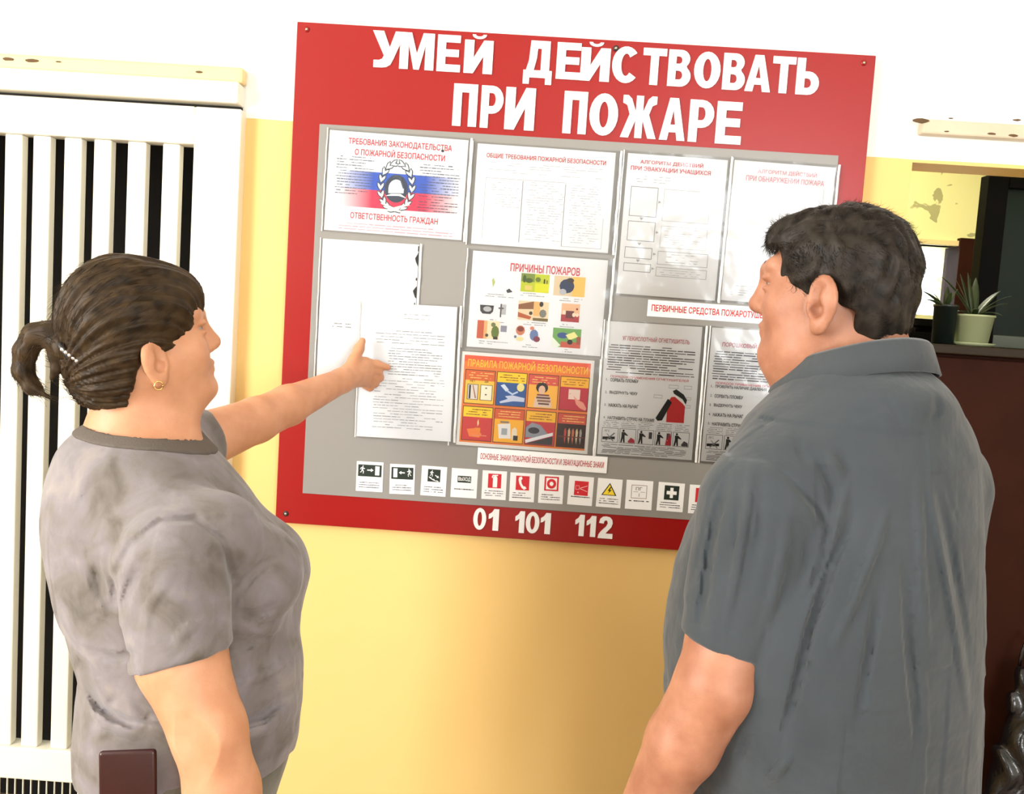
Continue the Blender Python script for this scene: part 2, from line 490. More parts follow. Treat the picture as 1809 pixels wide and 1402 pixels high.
def glyphs(s, bold=0.0, res=3):
    """flat outline of a text in the built-in font: 2D verts (unit box 0..1) and faces;
    outlines are thickened by bold and filled by the nonzero winding rule"""
    key = (s, round(bold, 3), res)
    if key not in TXT:
        c = bpy.data.curves.new('text', 'FONT')
        c.body = s
        o = bpy.data.objects.new('text', c)
        COL.objects.link(o)
        cu = o.to_curve(bpy.context.evaluated_depsgraph_get())
        loops = []
        for sp in cu.splines:
            bp_ = sp.bezier_points
            n = len(bp_)
            pts = []
            for i in range(n):
                p0, h0, h1, p1 = bp_[i].co, bp_[i].handle_right, bp_[(i + 1) % n].handle_left, bp_[(i + 1) % n].co
                straight = (h0 - p0).cross(p1 - p0).length < 1e-4 and (h1 - p1).cross(p1 - p0).length < 1e-4
                for k in range(1 if straight else res):
                    t = k / res
                    q = p0 * (1 - t) ** 3 + h0 * 3 * t * (1 - t) ** 2 + h1 * 3 * t * t * (1 - t) + p1 * t ** 3
                    pts.append((q.x, q.y))
            P2 = np.array(pts)
            P2 = P2[np.linalg.norm(P2 - np.roll(P2, 1, 0), axis=1) > 1e-5]
            if len(P2) > 2:
                loops.append(P2)
        o.to_curve_clear()
        bpy.data.objects.remove(o)
        bpy.data.curves.remove(c)
        big = max(loops, key=lambda q: np.ptp(q[:, 0]) * np.ptp(q[:, 1]))
        sgn = 1 if np.sum(big[:, 0] * np.roll(big[:, 1], -1) - big[:, 1] * np.roll(big[:, 0], -1)) > 0 else -1
        out = []
        for q in loops:
            e0 = q - np.roll(q, 1, 0); e1 = np.roll(q, -1, 0) - q
            e0 /= np.linalg.norm(e0, axis=1)[:, None]; e1 /= np.linalg.norm(e1, axis=1)[:, None]
            n0, n1 = np.stack([e0[:, 1], -e0[:, 0]], 1), np.stack([e1[:, 1], -e1[:, 0]], 1)
            m = n0 + n1
            m /= np.maximum(.35, (m * n1).sum(1))[:, None]
            out.append(q + sgn * bold * m)
        V, Ed = [], []
        for q in out:
            n = len(V)
            V += [Vector((float(x_), float(y_))) for x_, y_ in q]
            Ed += [(n + i, n + (i + 1) % len(q)) for i in range(len(q))]
        r = delaunay_2d_cdt(V, Ed, [], 0, 1e-5)
        v = np.array([(q.x, q.y) for q in r[0]])
        tri = np.array([t for t in r[2] if len(t) == 3])
        cen = v[tri].mean(1)
        A = np.concatenate(out); B_ = np.concatenate([np.roll(q, -1, 0) for q in out])
        wn = np.zeros(len(cen), int)
        for k0 in range(0, len(cen), 400):
            cc = cen[k0:k0 + 400]
            ay, by = A[None, :, 1] - cc[:, None, 1], B_[None, :, 1] - cc[:, None, 1]
            cr_ = (A[None, :, 0] - cc[:, None, 0]) * by - (B_[None, :, 0] - cc[:, None, 0]) * ay
            wn[k0:k0 + 400] = ((ay <= 0) & (by > 0) & (cr_ > 0)).sum(1) - ((ay > 0) & (by <= 0) & (cr_ < 0)).sum(1)
        tri = tri[wn != 0]
        lo, hi = v[np.unique(tri)].min(0), v[np.unique(tri)].max(0)
        TXT[key] = ((v - lo) / (hi - lo), [tuple(map(int, t)) for t in tri])
    return TXT[key]


def arc(cx, cy, rx, ry, a0, a1, n=10):
    return [(cx + rx * math.cos(math.radians(a0 + (a1 - a0) * i / (n - 1))), cy + ry * math.sin(math.radians(a0 + (a1 - a0) * i / (n - 1)))) for i in range(n)]


I_POLY = [(0, 0), (0, 1), (.33, 1), (.33, .47), (.67, 1), (1, 1), (1, 0), (.67, 0), (.67, .53), (.33, 0)]
HEAVY = {   # heavy condensed capitals: outline, then holes, in a unit box
    'П': [[(0, 0), (0, 1), (1, 1), (1, 0), (.65, 0), (.65, .8), (.35, .8), (.35, 0)]],
    'Р': [[(0, 0), (0, 1), (.5, 1)] + arc(.5, .67, .5, .33, 90, -90) + [(.35, .34), (.35, 0)], [(.35, .83), (.35, .52), (.5, .52)] + arc(.5, .675, .15, .155, -90, 90)],
    'И': [I_POLY],
    'Й': [[(x, y * .855) for x, y in I_POLY], arc(.5, 1.0, .25, .115, 180, 360) + arc(.5, 1.0, .13, .05, 360, 180)],
    'О': [arc(.5, .5, .5, .5, 0, 345, 24), arc(.5, .5, .16, .31, 0, 340, 18)],
    '0': [arc(.5, .5, .5, .5, 0, 345, 24), arc(.5, .5, .17, .33, 0, 340, 18)],
    'Ж': [[(0, 0), (.23, 0), (.40, .42), (.40, 0), (.60, 0), (.60, .42), (.77, 0), (1, 0), (.77, .56), (.85, .77), (.97, .82), (.97, 1), (.83, 1), (.73, .92), (.60, .62),
           (.60, 1), (.40, 1), (.40, .62), (.27, .92), (.17, 1), (.03, 1), (.03, .82), (.15, .77), (.23, .56)]],
    'А': [[(0, 0), (.33, 1), (.67, 1), (1, 0), (.69, 0), (.64, .19), (.36, .19), (.31, 0)], [(.405, .37), (.595, .37), (.5, .72)]],
    'Е': [[(0, 0), (0, 1), (.97, 1), (.97, .8), (.36, .8), (.36, .61), (.92, .61), (.92, .41), (.36, .41), (.36, .2), (1, .2), (1, 0)]],
    'У': [[(0, 1), (.34, 1), (.54, .56), (.70, 1), (1, 1), (.66, .24), (.58, .09), (.46, .02), (.32, 0), (.06, 0), (.06, .2), (.22, .2), (.32, .24), (.37, .33)]],
    'М': [[(0, 0), (0, 1), (.33, 1), (.5, .44), (.67, 1), (1, 1), (1, 0), (.745, 0), (.745, .68), (.58, 0), (.42, 0), (.255, .68), (.255, 0)]],
    'Д': [[(0, 0), (0, .32), (.09, .32), (.18, .55), (.22, 1), (.9, 1), (.9, .32), (1, .32), (1, 0), (.78, 0), (.78, .15), (.22, .15), (.22, 0)], [(.36, .32), (.60, .32), (.60, .82), (.47, .82), (.45, .6)]],
    'С': [arc(.52, .5, .52, .5, 42, 318, 20) + arc(.52, .5, .18, .31, 318, 42, 14)],
    'Т': [[(.33, 0), (.33, .8), (0, .8), (0, 1), (1, 1), (1, .8), (.67, .8), (.67, 0)]],
    'В': [[(0, 0), (0, 1), (.5, 1)] + arc(.55, .755, .38, .245, 90, -50) + arc(.55, .285, .45, .285, 50, -90) + [(.5, 0)], [(.34, .82), (.34, .62), (.48, .62)] + arc(.48, .72, .12, .1, -90, 90, 6), [(.34, .43), (.34, .19), (.5, .19)] + arc(.5, .31, .14, .12, -90, 90, 6)],
    'Ь': [[(0, 0), (0, 1), (.36, 1), (.36, .64), (.52, .64)] + arc(.52, .32, .48, .32, 90, -90), [(.36, .45), (.36, .19), (.5, .19)] + arc(.5, .32, .16, .13, -90, 90, 6)],
    '1': [[(.42, 0), (.42, .66), (.22, .57), (0, .53), (0, .74), (.3, .84), (.5, 1), (.98, 1), (.98, 0)]],
    '2': [[(0, 0), (.04, .16), (.2, .32), (.52, .54), (.62, .68), (.58, .8), (.48, .83), (.38, .78), (.35, .67), (.03, .69), (.1, .88), (.28, .98), (.5, 1), (.76, .97), (.92, .85), (.96, .7), (.88, .52), (.66, .35), (.5, .22), (1, .22), (1, 0)]],
}


def letter_part(name, ch, x0, x1, z0, z1, y, thick=.0025, material=None, lean=0.0):
    loops = HEAVY[ch]
    flat = [q for l in loops for q in l]
    sets = [loops] if ch != 'Й' else [[loops[0]], [loops[1]]]
    V = [(x0 + (a + lean * b_) * (x1 - x0), y, z0 + b_ * (z1 - z0)) for a, b_ in flat]
    n = len(V)
    F = []
    off = 0
    for st in sets:
        F += [tuple(i + off for i in t) for t in tessellate_polygon([[Vector((a, b_, 0)) for a, b_ in l] for l in st])]
        off += sum(len(l) for l in st)
    V += [(p_[0], y + thick, p_[2]) for p_ in V]
    off = 0
    for l in loops:
        m_ = len(l)
        F += [(off + i, off + (i + 1) % m_, n + off + (i + 1) % m_, n + off + i) for i in range(m_)]
        off += m_
    o = mesh_obj(name, V, F, material or M_LETTER)
    bm = bmesh.new(); bm.from_mesh(o.data); bmesh.ops.recalc_face_normals(bm, faces=bm.faces); bm.to_mesh(o.data); bm.free()
    return o


LY = YB - .0028
line1 = [('У', 655, 717), ('М', 704, 769), ('Е', 770, 816), ('Й', 818, 873), ('Д', 923, 978), ('Е', 981, 1029),
         ('Й', 1024, 1080), ('С', 1079, 1131), ('Т', 1133, 1179), ('В', 1178, 1223), ('О', 1224, 1275), ('В', 1275, 1319),
         ('А', 1315, 1365), ('Т', 1362, 1407), ('Ь', 1405, 1450)]
line2 = [('П', 798, 845), ('Р', 847, 891), ('И', 890, 947), ('П', 993, 1039), ('О', 1039, 1094), ('Ж', 1095, 1163),
         ('А', 1164, 1214), ('Р', 1215, 1263), ('Е', 1263, 1313)]
for line, yt, yb_, xr, sl in ((line1, 55, 120, 690, .0645), (line2, 148, 223, 820, .0675)):
    for ch, a, b_ in line:
        m_ = (a + b_) / 2
        up, dn = yt + sl * (m_ - xr), yb_ + sl * (m_ - xr)
        if ch == 'Й':
            up -= 4
        if ch == 'Д':
            dn += 12
        h = dn - up
        # pixel columns lean with the vertical of the board
        k = -.05
        xa = P(a - k * h / 2 * 0 + 4, (up + dn) / 2, LY)[0] - .002
        xb = P(b_ - 2, (up + dn) / 2, LY)[0]
        parts.append(letter_part('letter', ch, xa, xb, P(m_, dn, LY)[2], P(m_, up, LY)[2], LY - .0004 * (len(parts) % 2)))
for ch, a, b_, up, dn in (('0', 836, 859, 897, 935.5), ('1', 863, 881.5, 899, 937), ('1', 910, 927, 902.6, 941), ('0', 928.7, 953, 904, 942),
                          ('1', 955, 973, 906, 943), ('1', 1016, 1032.5, 909, 946.5), ('1', 1036, 1053, 911, 948), ('2', 1057, 1083, 912, 951)):
    m_ = (a + b_) / 2
    parts.append(letter_part('digit', ch, P(a, (up + dn) / 2, LY)[0], P(b_, (up + dn) / 2, LY)[0], P(m_, dn, LY)[2], P(m_, up, LY)[2], LY))
M_SCREW = mat('screw_steel', (.5, .42, .32), .3, metal=.9)
M_WASHER = mat('screw_washer', (.03, .02, .02), .5)
for (sx, sy, dark) in ((542, 52, 0), (1526, 111, 0), (1088, 86, 1), (505, 907, 1)):
    c = P(sx, sy, YB)
    s_ = lathe('screw', [(.0001, 0), (.0062, 0), (.0058, .0016), (.0001, .0018)], M_WASHER if dark else M_RED, n=20)
    h_ = lathe('screw_head', [(.0001, .0018), (.0032, .0018), (.0024, .0034), (.0001, .0036)], M_SCREW, s_, n=16)
    s_.rotation_euler = (math.pi / 2, 0, 0)
    s_.location = (c[0], YB - .0001 - (.0028 if dark and sy == 86 else 0), c[2])
    parts.append(s_)
keep_local(parts, board)

# ------------------------------------------------------------------ printed sheets
INK = {}


def ink(c):
    if c not in INK:
        INK[c] = mat('ink_%02x%02x%02x' % c, srgb(*c), .55)
    return INK[c]


def plastic():
    m = bpy.data.materials.new('clear_plastic_sleeve')
    m.use_nodes = True
    nt = m.node_tree
    nt.nodes.remove(nt.nodes['Principled BSDF'])
    out = nt.nodes['Material Output']
    tr_, gl, fr, mx = (nt.nodes.new(n) for n in ('ShaderNodeBsdfTransparent', 'ShaderNodeBsdfGlossy', 'ShaderNodeFresnel', 'ShaderNodeMixShader'))
    n = nt.nodes.new('ShaderNodeTexNoise'); n.inputs['Scale'].default_value = 14; n.inputs['Detail'].default_value = 2
    tc = nt.nodes.new('ShaderNodeTexCoord'); nt.links.new(tc.outputs['Object'], n.inputs['Vector'])
    bp = nt.nodes.new('ShaderNodeBump'); bp.inputs['Strength'].default_value = .5; bp.inputs['Distance'].default_value = .01
    nt.links.new(n.outputs['Fac'], bp.inputs['Height'])
    nt.links.new(bp.outputs[0], gl.inputs['Normal'])
    gl.inputs['Roughness'].default_value = .12
    fr.inputs['IOR'].default_value = 1.4
    nt.links.new(fr.outputs[0], mx.inputs[0]); nt.links.new(tr_.outputs[0], mx.inputs[1]); nt.links.new(gl.outputs[0], mx.inputs[2])
    nt.links.new(mx.outputs[0], out.inputs['Surface'])
    return m


M_PLASTIC = plastic()
M_SEAM = mat('sleeve_seam', (.80, .80, .78), .18, .35, 60, spec=.8)


class Sheet:
    """a printed sheet on the board; u (right) and v (down) run 0..1 over it"""
    def __init__(s, name, label, q, cat, level=1, group='sheets on the board', thick=.0008, paper=None, shown=True):
        s.y = GY - .0009 - .0060 * (level - 1)
        c = [P(*p_, s.y) for p_ in q]
        s.w = (np.linalg.norm(c[1] - c[0]) + np.linalg.norm(c[2] - c[3])) / 2
        s.h = (np.linalg.norm(c[3] - c[0]) + np.linalg.norm(c[2] - c[1])) / 2
        ex = (c[1] - c[0]) + (c[2] - c[3]); ex[1] = 0; s.ex = ex / np.linalg.norm(ex)
        s.ez = np.array([s.ex[2], 0, -s.ex[0]])
        s.o = sum(c) / 4 - s.ex * s.w / 2 - s.ez * s.h / 2
        s.root = tag(empty(name, tuple(s.o + s.ez * s.h + s.ex * s.w / 2)), label, cat, group)
        s.L = 0
        b = [s.pt(u, v, 0) for u, v in ((0, 0), (1, 0), (1, 1), (0, 1))]
        bk = [p_ + np.array([0, thick, 0]) for p_ in b]
        s.add(mesh_obj('sheet', b + bk, [(0, 1, 2, 3)[::-1], (4, 5, 6, 7)] + [(i, (i + 1) % 4, 4 + (i + 1) % 4, 4 + i) for i in range(4)], paper or M_PAPER))

    def pt(s, u, v, L):
        return s.o + s.ex * (u * s.w) + s.ez * (v * s.h) + np.array([0, -.00025 * L - .0001, 0])

    def add(s, ob):
        ob.parent = s.root
        ob.matrix_parent_inverse = Matrix.Translation(-Vector(s.root.location))
        return ob

    def text(s, t, u0, u1, v0, v1, c, bold=.016, L=2, name='heading', slant=0):
        v, f = glyphs(t, bold, 2)
        return s.add(mesh_obj(name, [s.pt(u0 + a * (u1 - u0), v1 + b_ * (v0 - v1), L) for a, b_ in v], f, ink(c)))

    def art(s, polys, name='illustration', label=None):
        """polys: (points, colour, layer)"""
        cols = []
        V, F, mi = [], [], []
        for k, (pts, c, L) in enumerate(polys):
            if c not in cols:
                cols.append(c)
            n = len(V)
            V += [s.pt(u, v, L + .01 * k) for u, v in pts]
            F.append(tuple(range(n, n + len(pts))))
            mi.append(cols.index(c))
        o = mesh_obj(name, V, F, [c if not isinstance(c, tuple) else ink(c) for c in cols])
        o.data.polygons.foreach_set('material_index', mi)
        if label:
            o['label'] = label
        return s.add(o)

    def lines(s, u0, u1, v0, v1, n, c, th=.22, gap=.06, fill=.9, ragged=.3, name='text_lines', wl=(.03, .11), L=1.5):
        polys = []
        lh = (v1 - v0) / n
        for i in range(n):
            v = v0 + (i + .5) * lh
            u = u0 + (random.random() * .02 if i else .03)
            end = u1 - (u1 - u0) * (ragged * random.random() if random.random() < .5 else .02)
            while u < end:
                w_ = min(random.uniform(*wl) * (u1 - u0) / .9, end - u)
                if random.random() < fill:
                    t = lh * th / 2 * random.uniform(.7, 1.2)
                    polys.append(([(u, v - t), (u + w_, v - t), (u + w_, v + t), (u, v + t)], c, L))
                u += w_ + gap * .2 * (u1 - u0)
        o = s.art(polys, name)
        return o

    def sleeve(s, ml=.03, mr=.04, mt=.02, mb=.015):
        a, b_ = -ml, 1 + mr
        pts = [s.pt(u, v, 5) for u, v in ((a, -mt), (b_, -mt), (b_, 1 + mb), (a, 1 + mb))]
        o = s.add(mesh_obj('plastic_sleeve', pts, [(3, 2, 1, 0)], M_PLASTIC))
        for (u, wd) in ((a, .006), (b_, .011)):
            n = 14
            V, F = [], []
            for i in range(n):
                v = -mt + (1 + mt + mb) * i / (n - 1)
                wob = .004 * math.sin(i * 1.7 + u * 9) + .003 * math.sin(i * 3.1)
                for k in range(4):
                    uu = u + (k / 3 - .5) * wd / s.w * .5 + wob * .5
                    V.append(s.pt(uu, v, 5.5 + (9 + 5 * math.sin(i * 2.3 + u)) * (k in (1, 2))))
            for i in range(n - 1):
                for k in range(3):
                    F.append((i * 4 + k, i * 4 + k + 1, i * 4 + 5 + k, i * 4 + 4 + k))
            q = mesh_obj('sleeve_seam', V, F, M_SEAM, None, True)
            q.parent = o


def rect(u0, u1, v0, v1):
    return [(u0, v0), (u1, v0), (u1, v1), (u0, v1)]


def frame(u0, u1, v0, v1, t, c, L=1.5, asp=1.0):
    tu = t * asp
    return [(rect(u0, u1, v0, v0 + t), c, L), (rect(u0, u1, v1 - t, v1), c, L), (rect(u0, u0 + tu, v0 + t, v1 - t), c, L), (rect(u1 - tu, u1, v0 + t, v1 - t), c, L)]


def ell(cu, cv, ru, rv, n=18, a0=0, a1=2 * math.pi, rot=0):
    out = []
    for i in range(n):
        a = a0 + (a1 - a0) * i / (n if abs(a1 - a0) > 6.2 else n - 1)
        x_, y_ = math.cos(a), math.sin(a)
        out.append((cu + ru * (x_ * math.cos(rot)) - ru * y_ * math.sin(rot), cv + rv * (x_ * math.sin(rot) + y_ * math.cos(rot))))
    return out


def fade_ink(name, c, axis_len):
    """printed stripe that fades to paper white at both ends (object x axis)"""
    m = bpy.data.materials.new(name)
    m.use_nodes = True
    nt = m.node_tree
    b = nt.nodes['Principled BSDF']
    tc = nt.nodes.new('ShaderNodeTexCoord')
    sp = nt.nodes.new('ShaderNodeSeparateXYZ')
    nt.links.new(tc.outputs['Generated'], sp.inputs[0])
    cr = nt.nodes.new('ShaderNodeValToRGB')
    e = cr.color_ramp.elements
    e[0].position, e[0].color = .0, (.86, .86, .87, 1)
    e[1].position, e[1].color = 1.0, (.86, .86, .87, 1)
    for p_ in (.3, .72):
        k = e.new(p_); k.color = (*srgb(*c), 1)
    nt.links.new(sp.outputs['X'], cr.inputs[0])
    nt.links.new(cr.outputs[0], b.inputs['Base Color'])
    b.inputs['Roughness'].default_value = .55
    return m


RED, DRED, BLK, GRY, LG = (205, 40, 60), (180, 20, 25), (20, 20, 22), (120, 120, 122), (175, 175, 178)

# A ---- requirements of the law, with emblem
A = Sheet('laminated_poster', 'landscape sheet with a blue and red stripe and a firefighter helmet emblem in a wreath',
          [(582, 230), (827, 247), (816, 425), (573, 405)], 'poster')
A.text('ТРЕБОВАНИЯ ЗАКОНОДАТЕЛЬСТВА', .14, .885, .062, .135, RED)
A.text('О ПОЖАРНОЙ БЕЗОПАСНОСТИ', .19, .84, .150, .228, RED)
A.text('ОТВЕТСТВЕННОСТЬ ГРАЖДАН', .185, .82, .80, .875, RED)
o_ = A.art([(rect(.06, .97, .385, .565), fade_ink('print_blue_stripe', (60, 100, 200), 1), 1)], 'flag_stripe')
o_ = A.art([(rect(.06, .97, .565, .745), fade_ink('print_red_stripe', (240, 60, 95), 1), 1)], 'flag_stripe')
A.lines(.06, .34, .235, .63, 14, (95, 98, 115), .26, ragged=.4, L=2)
A.lines(.66, .96, .26, .745, 17, (85, 88, 108), .26, ragged=.4, L=2)
A.lines(.09, .95, .90, .985, 3, (225, 150, 160), .25, L=2)
em = []
for sgn in (-1, 1):
    for i in range(9):
        a = math.radians(100 + i * 19.5)                     # from the bottom up one side
        for off, tilt in ((-.012, .45), (.012, -.45)):
            cx, cy = sgn * math.cos(a) * (.158 + off), .235 * math.sin(a) * (1 + off * 3)
            ta = math.atan2(-math.cos(a) * .235, sgn * math.sin(a) * .158) + tilt * sgn
            for (ll, ww, c, L_) in ((.052, .022, (48, 56, 62), 3), (.042, .013, (214, 222, 226), 4)):
                pts = [(t * ll, q * ww) for t, q in ((-1, 0), (-.4, .9), (.3, .9), (1, 0), (.3, -.9), (-.4, -.9))]
                em.append(([(.505 + (cx + x_ * math.cos(ta) - y_ * math.sin(ta)) / 1.39, .515 + cy + x_ * math.sin(ta) + y_ * math.cos(ta)) for x_, y_ in pts], c, L_ + .05 * (off > 0)))
em += [(ell(.505, .535, .085, .14), (62, 72, 92), 2.5)]
em += [(ell(.505, .53, .055, .085, 16, math.pi, 2 * math.pi) + [(.56, .575), (.45, .585)], (228, 236, 240), 6)]
em += [([(.43, .615), (.47, .59), (.54, .585), (.585, .625), (.53, .605), (.48, .608)], (235, 235, 232), 6.5)]
em += [([(.47, .455), (.482, .41), (.505, .395), (.535, .42), (.565, .53), (.552, .53), (.527, .44), (.505, .42), (.49, .43)], (60, 70, 80), 7)]
em += [([(.40, .715), (.41, .70), (.60, .80), (.585, .81)], (245, 225, 205), 7.5), ([(.60, .695), (.612, .71), (.42, .80), (.41, .785)], (245, 225, 205), 8)]
em = [([(u, v + .012 * 0 + (.02 if L_ > 7.2 else 0) * -1) for u, v in p_], c, L_) for p_, c, L_ in em]
A.art(em, 'emblem', 'silver wreath around a white firefighter helmet')
A.art([(ell(.82, .125, .011, .013, 10), BLK, 3)], 'hole_mark')
A.sleeve(.015, .022)

# B ---- general requirements
B = Sheet('laminated_poster', 'landscape sheet of faint small print in three ruled columns under a red heading',
          [(844, 253), (1089, 270), (1073, 447), (832, 430)], 'poster')
B.text('ОБЩИЕ ТРЕБОВАНИЯ ПОЖАРНОЙ БЕЗОПАСНОСТИ', .07, .935, .075, .14, (195, 45, 45))
B.lines(.07, .93, .165, .28, 5, LG, .16, fill=.5)
for (a, b_) in ((.12, .34), (.38, .655), (.69, .93)):
    B.lines(a, b_, .34 if a < .9 else .3, .93 if a > .2 else .62, 24 if a > .2 else 12, LG, .17, fill=.55)
B.art([(rect(.345, .349, .34, .955), GRY, 1.5), (rect(.655, .6585, .345, .965), GRY, 1.5), (rect(.075, .0775, .33, .95), LG, 1.5), (rect(.945, .9475, .66, .965), LG, 1.5),
       (rect(.075, .66, .33, .334), LG, 1.5), (rect(.66, .945, .962, .966), LG, 1.5)], 'ruling')
B.sleeve(.035, .04)

# C ---- blank sheet, D ---- typed letter
C_ = Sheet('sleeved_sheet', 'almost blank white portrait sheet in a sleeve behind the pointing hand',
           [(569, 421), (741, 432), (727, 675), (560, 664)], 'sheet')
C_.lines(.13, .36, .595, .64, 2, GRY, .25, fill=.7)
C_.art([([(1.0, .05), (.985, .075), (.965, .1), (.975, .125), (.985, .14), (1.0, .16)], BLK, 2), ([(1.0, .30), (.985, .31), (.96, .335), (.97, .355), (.985, .38), (1.0, .39)], BLK, 2),
        (ell(.99, .25, .008, .012, 8), BLK, 2), (ell(.985, .43, .006, .012, 8), BLK, 2), (rect(.99, 1.0, .01, .05), BLK, 2)], 'torn_edge')['kind'] = 'stuff'
C_.sleeve(.02, .02, .005, .01)
Dd = Sheet('sleeved_sheet', 'typed white portrait letter overlapping the blank sheet under the pointing hand',
           [(640, 532), (808, 543), (796, 779), (628, 771)], 'sheet', level=2)
Dd.lines(.42, .75, .06, .12, 2, LG, .18, fill=.6)
Dd.lines(.16, .9, .19, .30, 5, GRY, .16, fill=.8)
Dd.lines(.3, .88, .32, .53, 11, (90, 90, 95), .2, fill=.95)
Dd.lines(.16, .92, .54, .93, 19, GRY, .16, fill=.75)
Dd.sleeve(.01, .04, .01, .005)

# E ---- causes of fires
E_ = Sheet('laminated_poster', 'landscape sheet with nine small coloured pictures in three rows on white',
           [(836, 442), (1074, 460), (1061, 629), (824, 612)], 'poster')
E_.text('ПРИЧИНЫ ПОЖАРОВ', .285, .80, .10, .185, (205, 45, 60))


def pic(s, u0, u1, v0, v1, bgc, shapes, label=None):
    polys = ([(rect(u0, u1, v0, v1), bgc, 2)] if bgc else [])
    for pts, c in shapes:
        polys.append(([(u0 + a * (u1 - u0), v0 + b_ * (v1 - v0)) for a, b_ in pts], c, 2.5))
    return s.art(polys, 'illustration', label)


def cap(s, u0, u1, v):
    s.lines(u0, u1, v, v + .045, 2, GRY, .25, name='caption', ragged=.5)


pic(E_, .10, .32, .20, .42, None, [([(.25, .4), (.3, .3), (.36, .5), (.3, .75)], (190, 195, 120))])
pic(E_, .10, .32, .20, .42, None, [([(.75, .85), (.85, .75), (.97, .9), (.8, .97)], (70, 70, 75))])
pic(E_, .37, .58, .195, .385, (196, 205, 40), [(rect(0, .48, 0, .45), (130, 150, 60)), (rect(.5, 1, .5, 1), (222, 222, 20)), (ell(.12, .3, .06, .22, 8), (70, 90, 30)),
     (ell(.28, .38, .14, .14, 8), (80, 100, 30)), (ell(.6, .3, .1, .14, 8), (110, 130, 30)), (rect(.8, .85, .25, .5), (60, 60, 20)), (rect(.9, .94, .3, .5), (120, 110, 30)), (rect(.15, .4, .65, .9), (225, 205, 110))], 'yellow green picture of a meadow')
pic(E_, .615, .845, .195, .40, (225, 205, 170), [(rect(.6, 1, 0, 1), (245, 200, 105)), (ell(.42, .5, .24, .36, 12), (45, 60, 95)), (ell(.52, .2, .12, .13, 10), (60, 50, 50)), (ell(.3, .8, .12, .16, 8), (190, 190, 195))], 'picture of a person crouching in blue')
pic(E_, .075, .30, .50, .68, None, [([(.02, .3), (.48, .3), (.46, .65), (.38, .8), (.12, .8), (.04, .65)], (60, 60, 64)), (ell(.27, .52, .14, .16, 10), (190, 190, 192))])
pic(E_, .075, .30, .50, .68, None, [(ell(.72, .42, .1, .06, 8), (100, 100, 104))])
E_.art([(rect(.235, .275, .535, .64), (190, 190, 192), 2), (rect(.232, .241, .53, .67), (60, 60, 60), 2.2)], 'illustration')
pic(E_, .365, .59, .48, .68, (235, 215, 180), [([(0, .2), (.5, 0), (.5, .4), (0, .45)], (150, 95, 60)), (rect(.5, .72, 0, .75), (240, 190, 120)), (ell(.75, .12, .07, .14, 8), (45, 40, 45)), (ell(.82, .6, .12, .22, 8), (130, 130, 120)),
     ([(0, .6), (.45, .8), (.4, .95), (0, .85)], (190, 95, 50)), (rect(.5, 1, .85, 1), (120, 100, 50)), (ell(.42, .62, .06, .1, 8), (70, 50, 40))], 'picture of logs and a stove')
pic(E_, .685, .82, .475, .665, (235, 190, 150), [(rect(0, 1, .62, 1), (180, 60, 65)), (rect(.25, .7, .4, .8), (110, 45, 45)), (ell(.15, .5, .1, .12, 8), (245, 225, 200)), (ell(.7, .6, .1, .12, 8), (245, 225, 200)), (ell(.88, .6, .09, .11, 8), (245, 225, 200)), (ell(.85, .28, .06, .06, 8), (150, 40, 40))], 'picture of a red appliance')
pic(E_, .07, .235, .715, .905, (250, 225, 190), [(rect(0, .3, 0, 1), (205, 100, 70)), (rect(.3, .45, 0, 1), (240, 180, 120)), (ell(.82, .6, .18, .36, 10), (105, 125, 50)), (ell(.72, .2, .11, .13, 8), (120, 130, 80)), (ell(.45, .8, .08, .1, 6), (70, 70, 60)), (rect(.75, .95, .85, 1), (60, 60, 50))], 'picture of a figure in green at a curtain')
E_.art([(rect(.245, .29, .755, .82), (150, 150, 165), 2)], 'illustration')
pic(E_, .345, .56, .72, .92, None, [(ell(.22, .35, .16, .26, 10), (210, 130, 95)), (ell(.22, .28, .12, .14, 10), (140, 60, 45)), (ell(.7, .55, .15, .3, 10), (110, 130, 175)), (ell(.8, .75, .12, .16, 8), (140, 60, 80)), (ell(.62, .2, .08, .1, 8), (225, 140, 110)), (ell(.22, .8, .14, .12, 8), (235, 225, 170)), (ell(.06, .7, .05, .08, 6), (110, 120, 140))], 'picture of two children playing')
pic(E_, .635, .845, .735, .935, (120, 175, 95), [(ell(.35, .38, .2, .16, 10), (55, 85, 150)), ([(.45, .35), (.75, .15), (.9, .4), (.6, .6)], (240, 235, 160)), (rect(.3, 1, .7, 1), (205, 95, 75)), (ell(.62, .7, .1, .14, 8), (40, 30, 30)), ([(0, .5), (.3, .9), (.2, 1), (0, 1)], (235, 240, 225)), (rect(.85, 1, .4, .8), (170, 90, 60))], 'picture of people in a green room')
for (a, b_, v) in ((.10, .33, .425), (.36, .61, .39), (.66, .85, .415), (.13, .27, .69), (.41, .58, .69), (.67, .84, .685), (.06, .31, .92), (.41, .53, .925), (.70, .80, .945)):
    cap(E_, a, b_, v)
E_.sleeve(.04, .045)

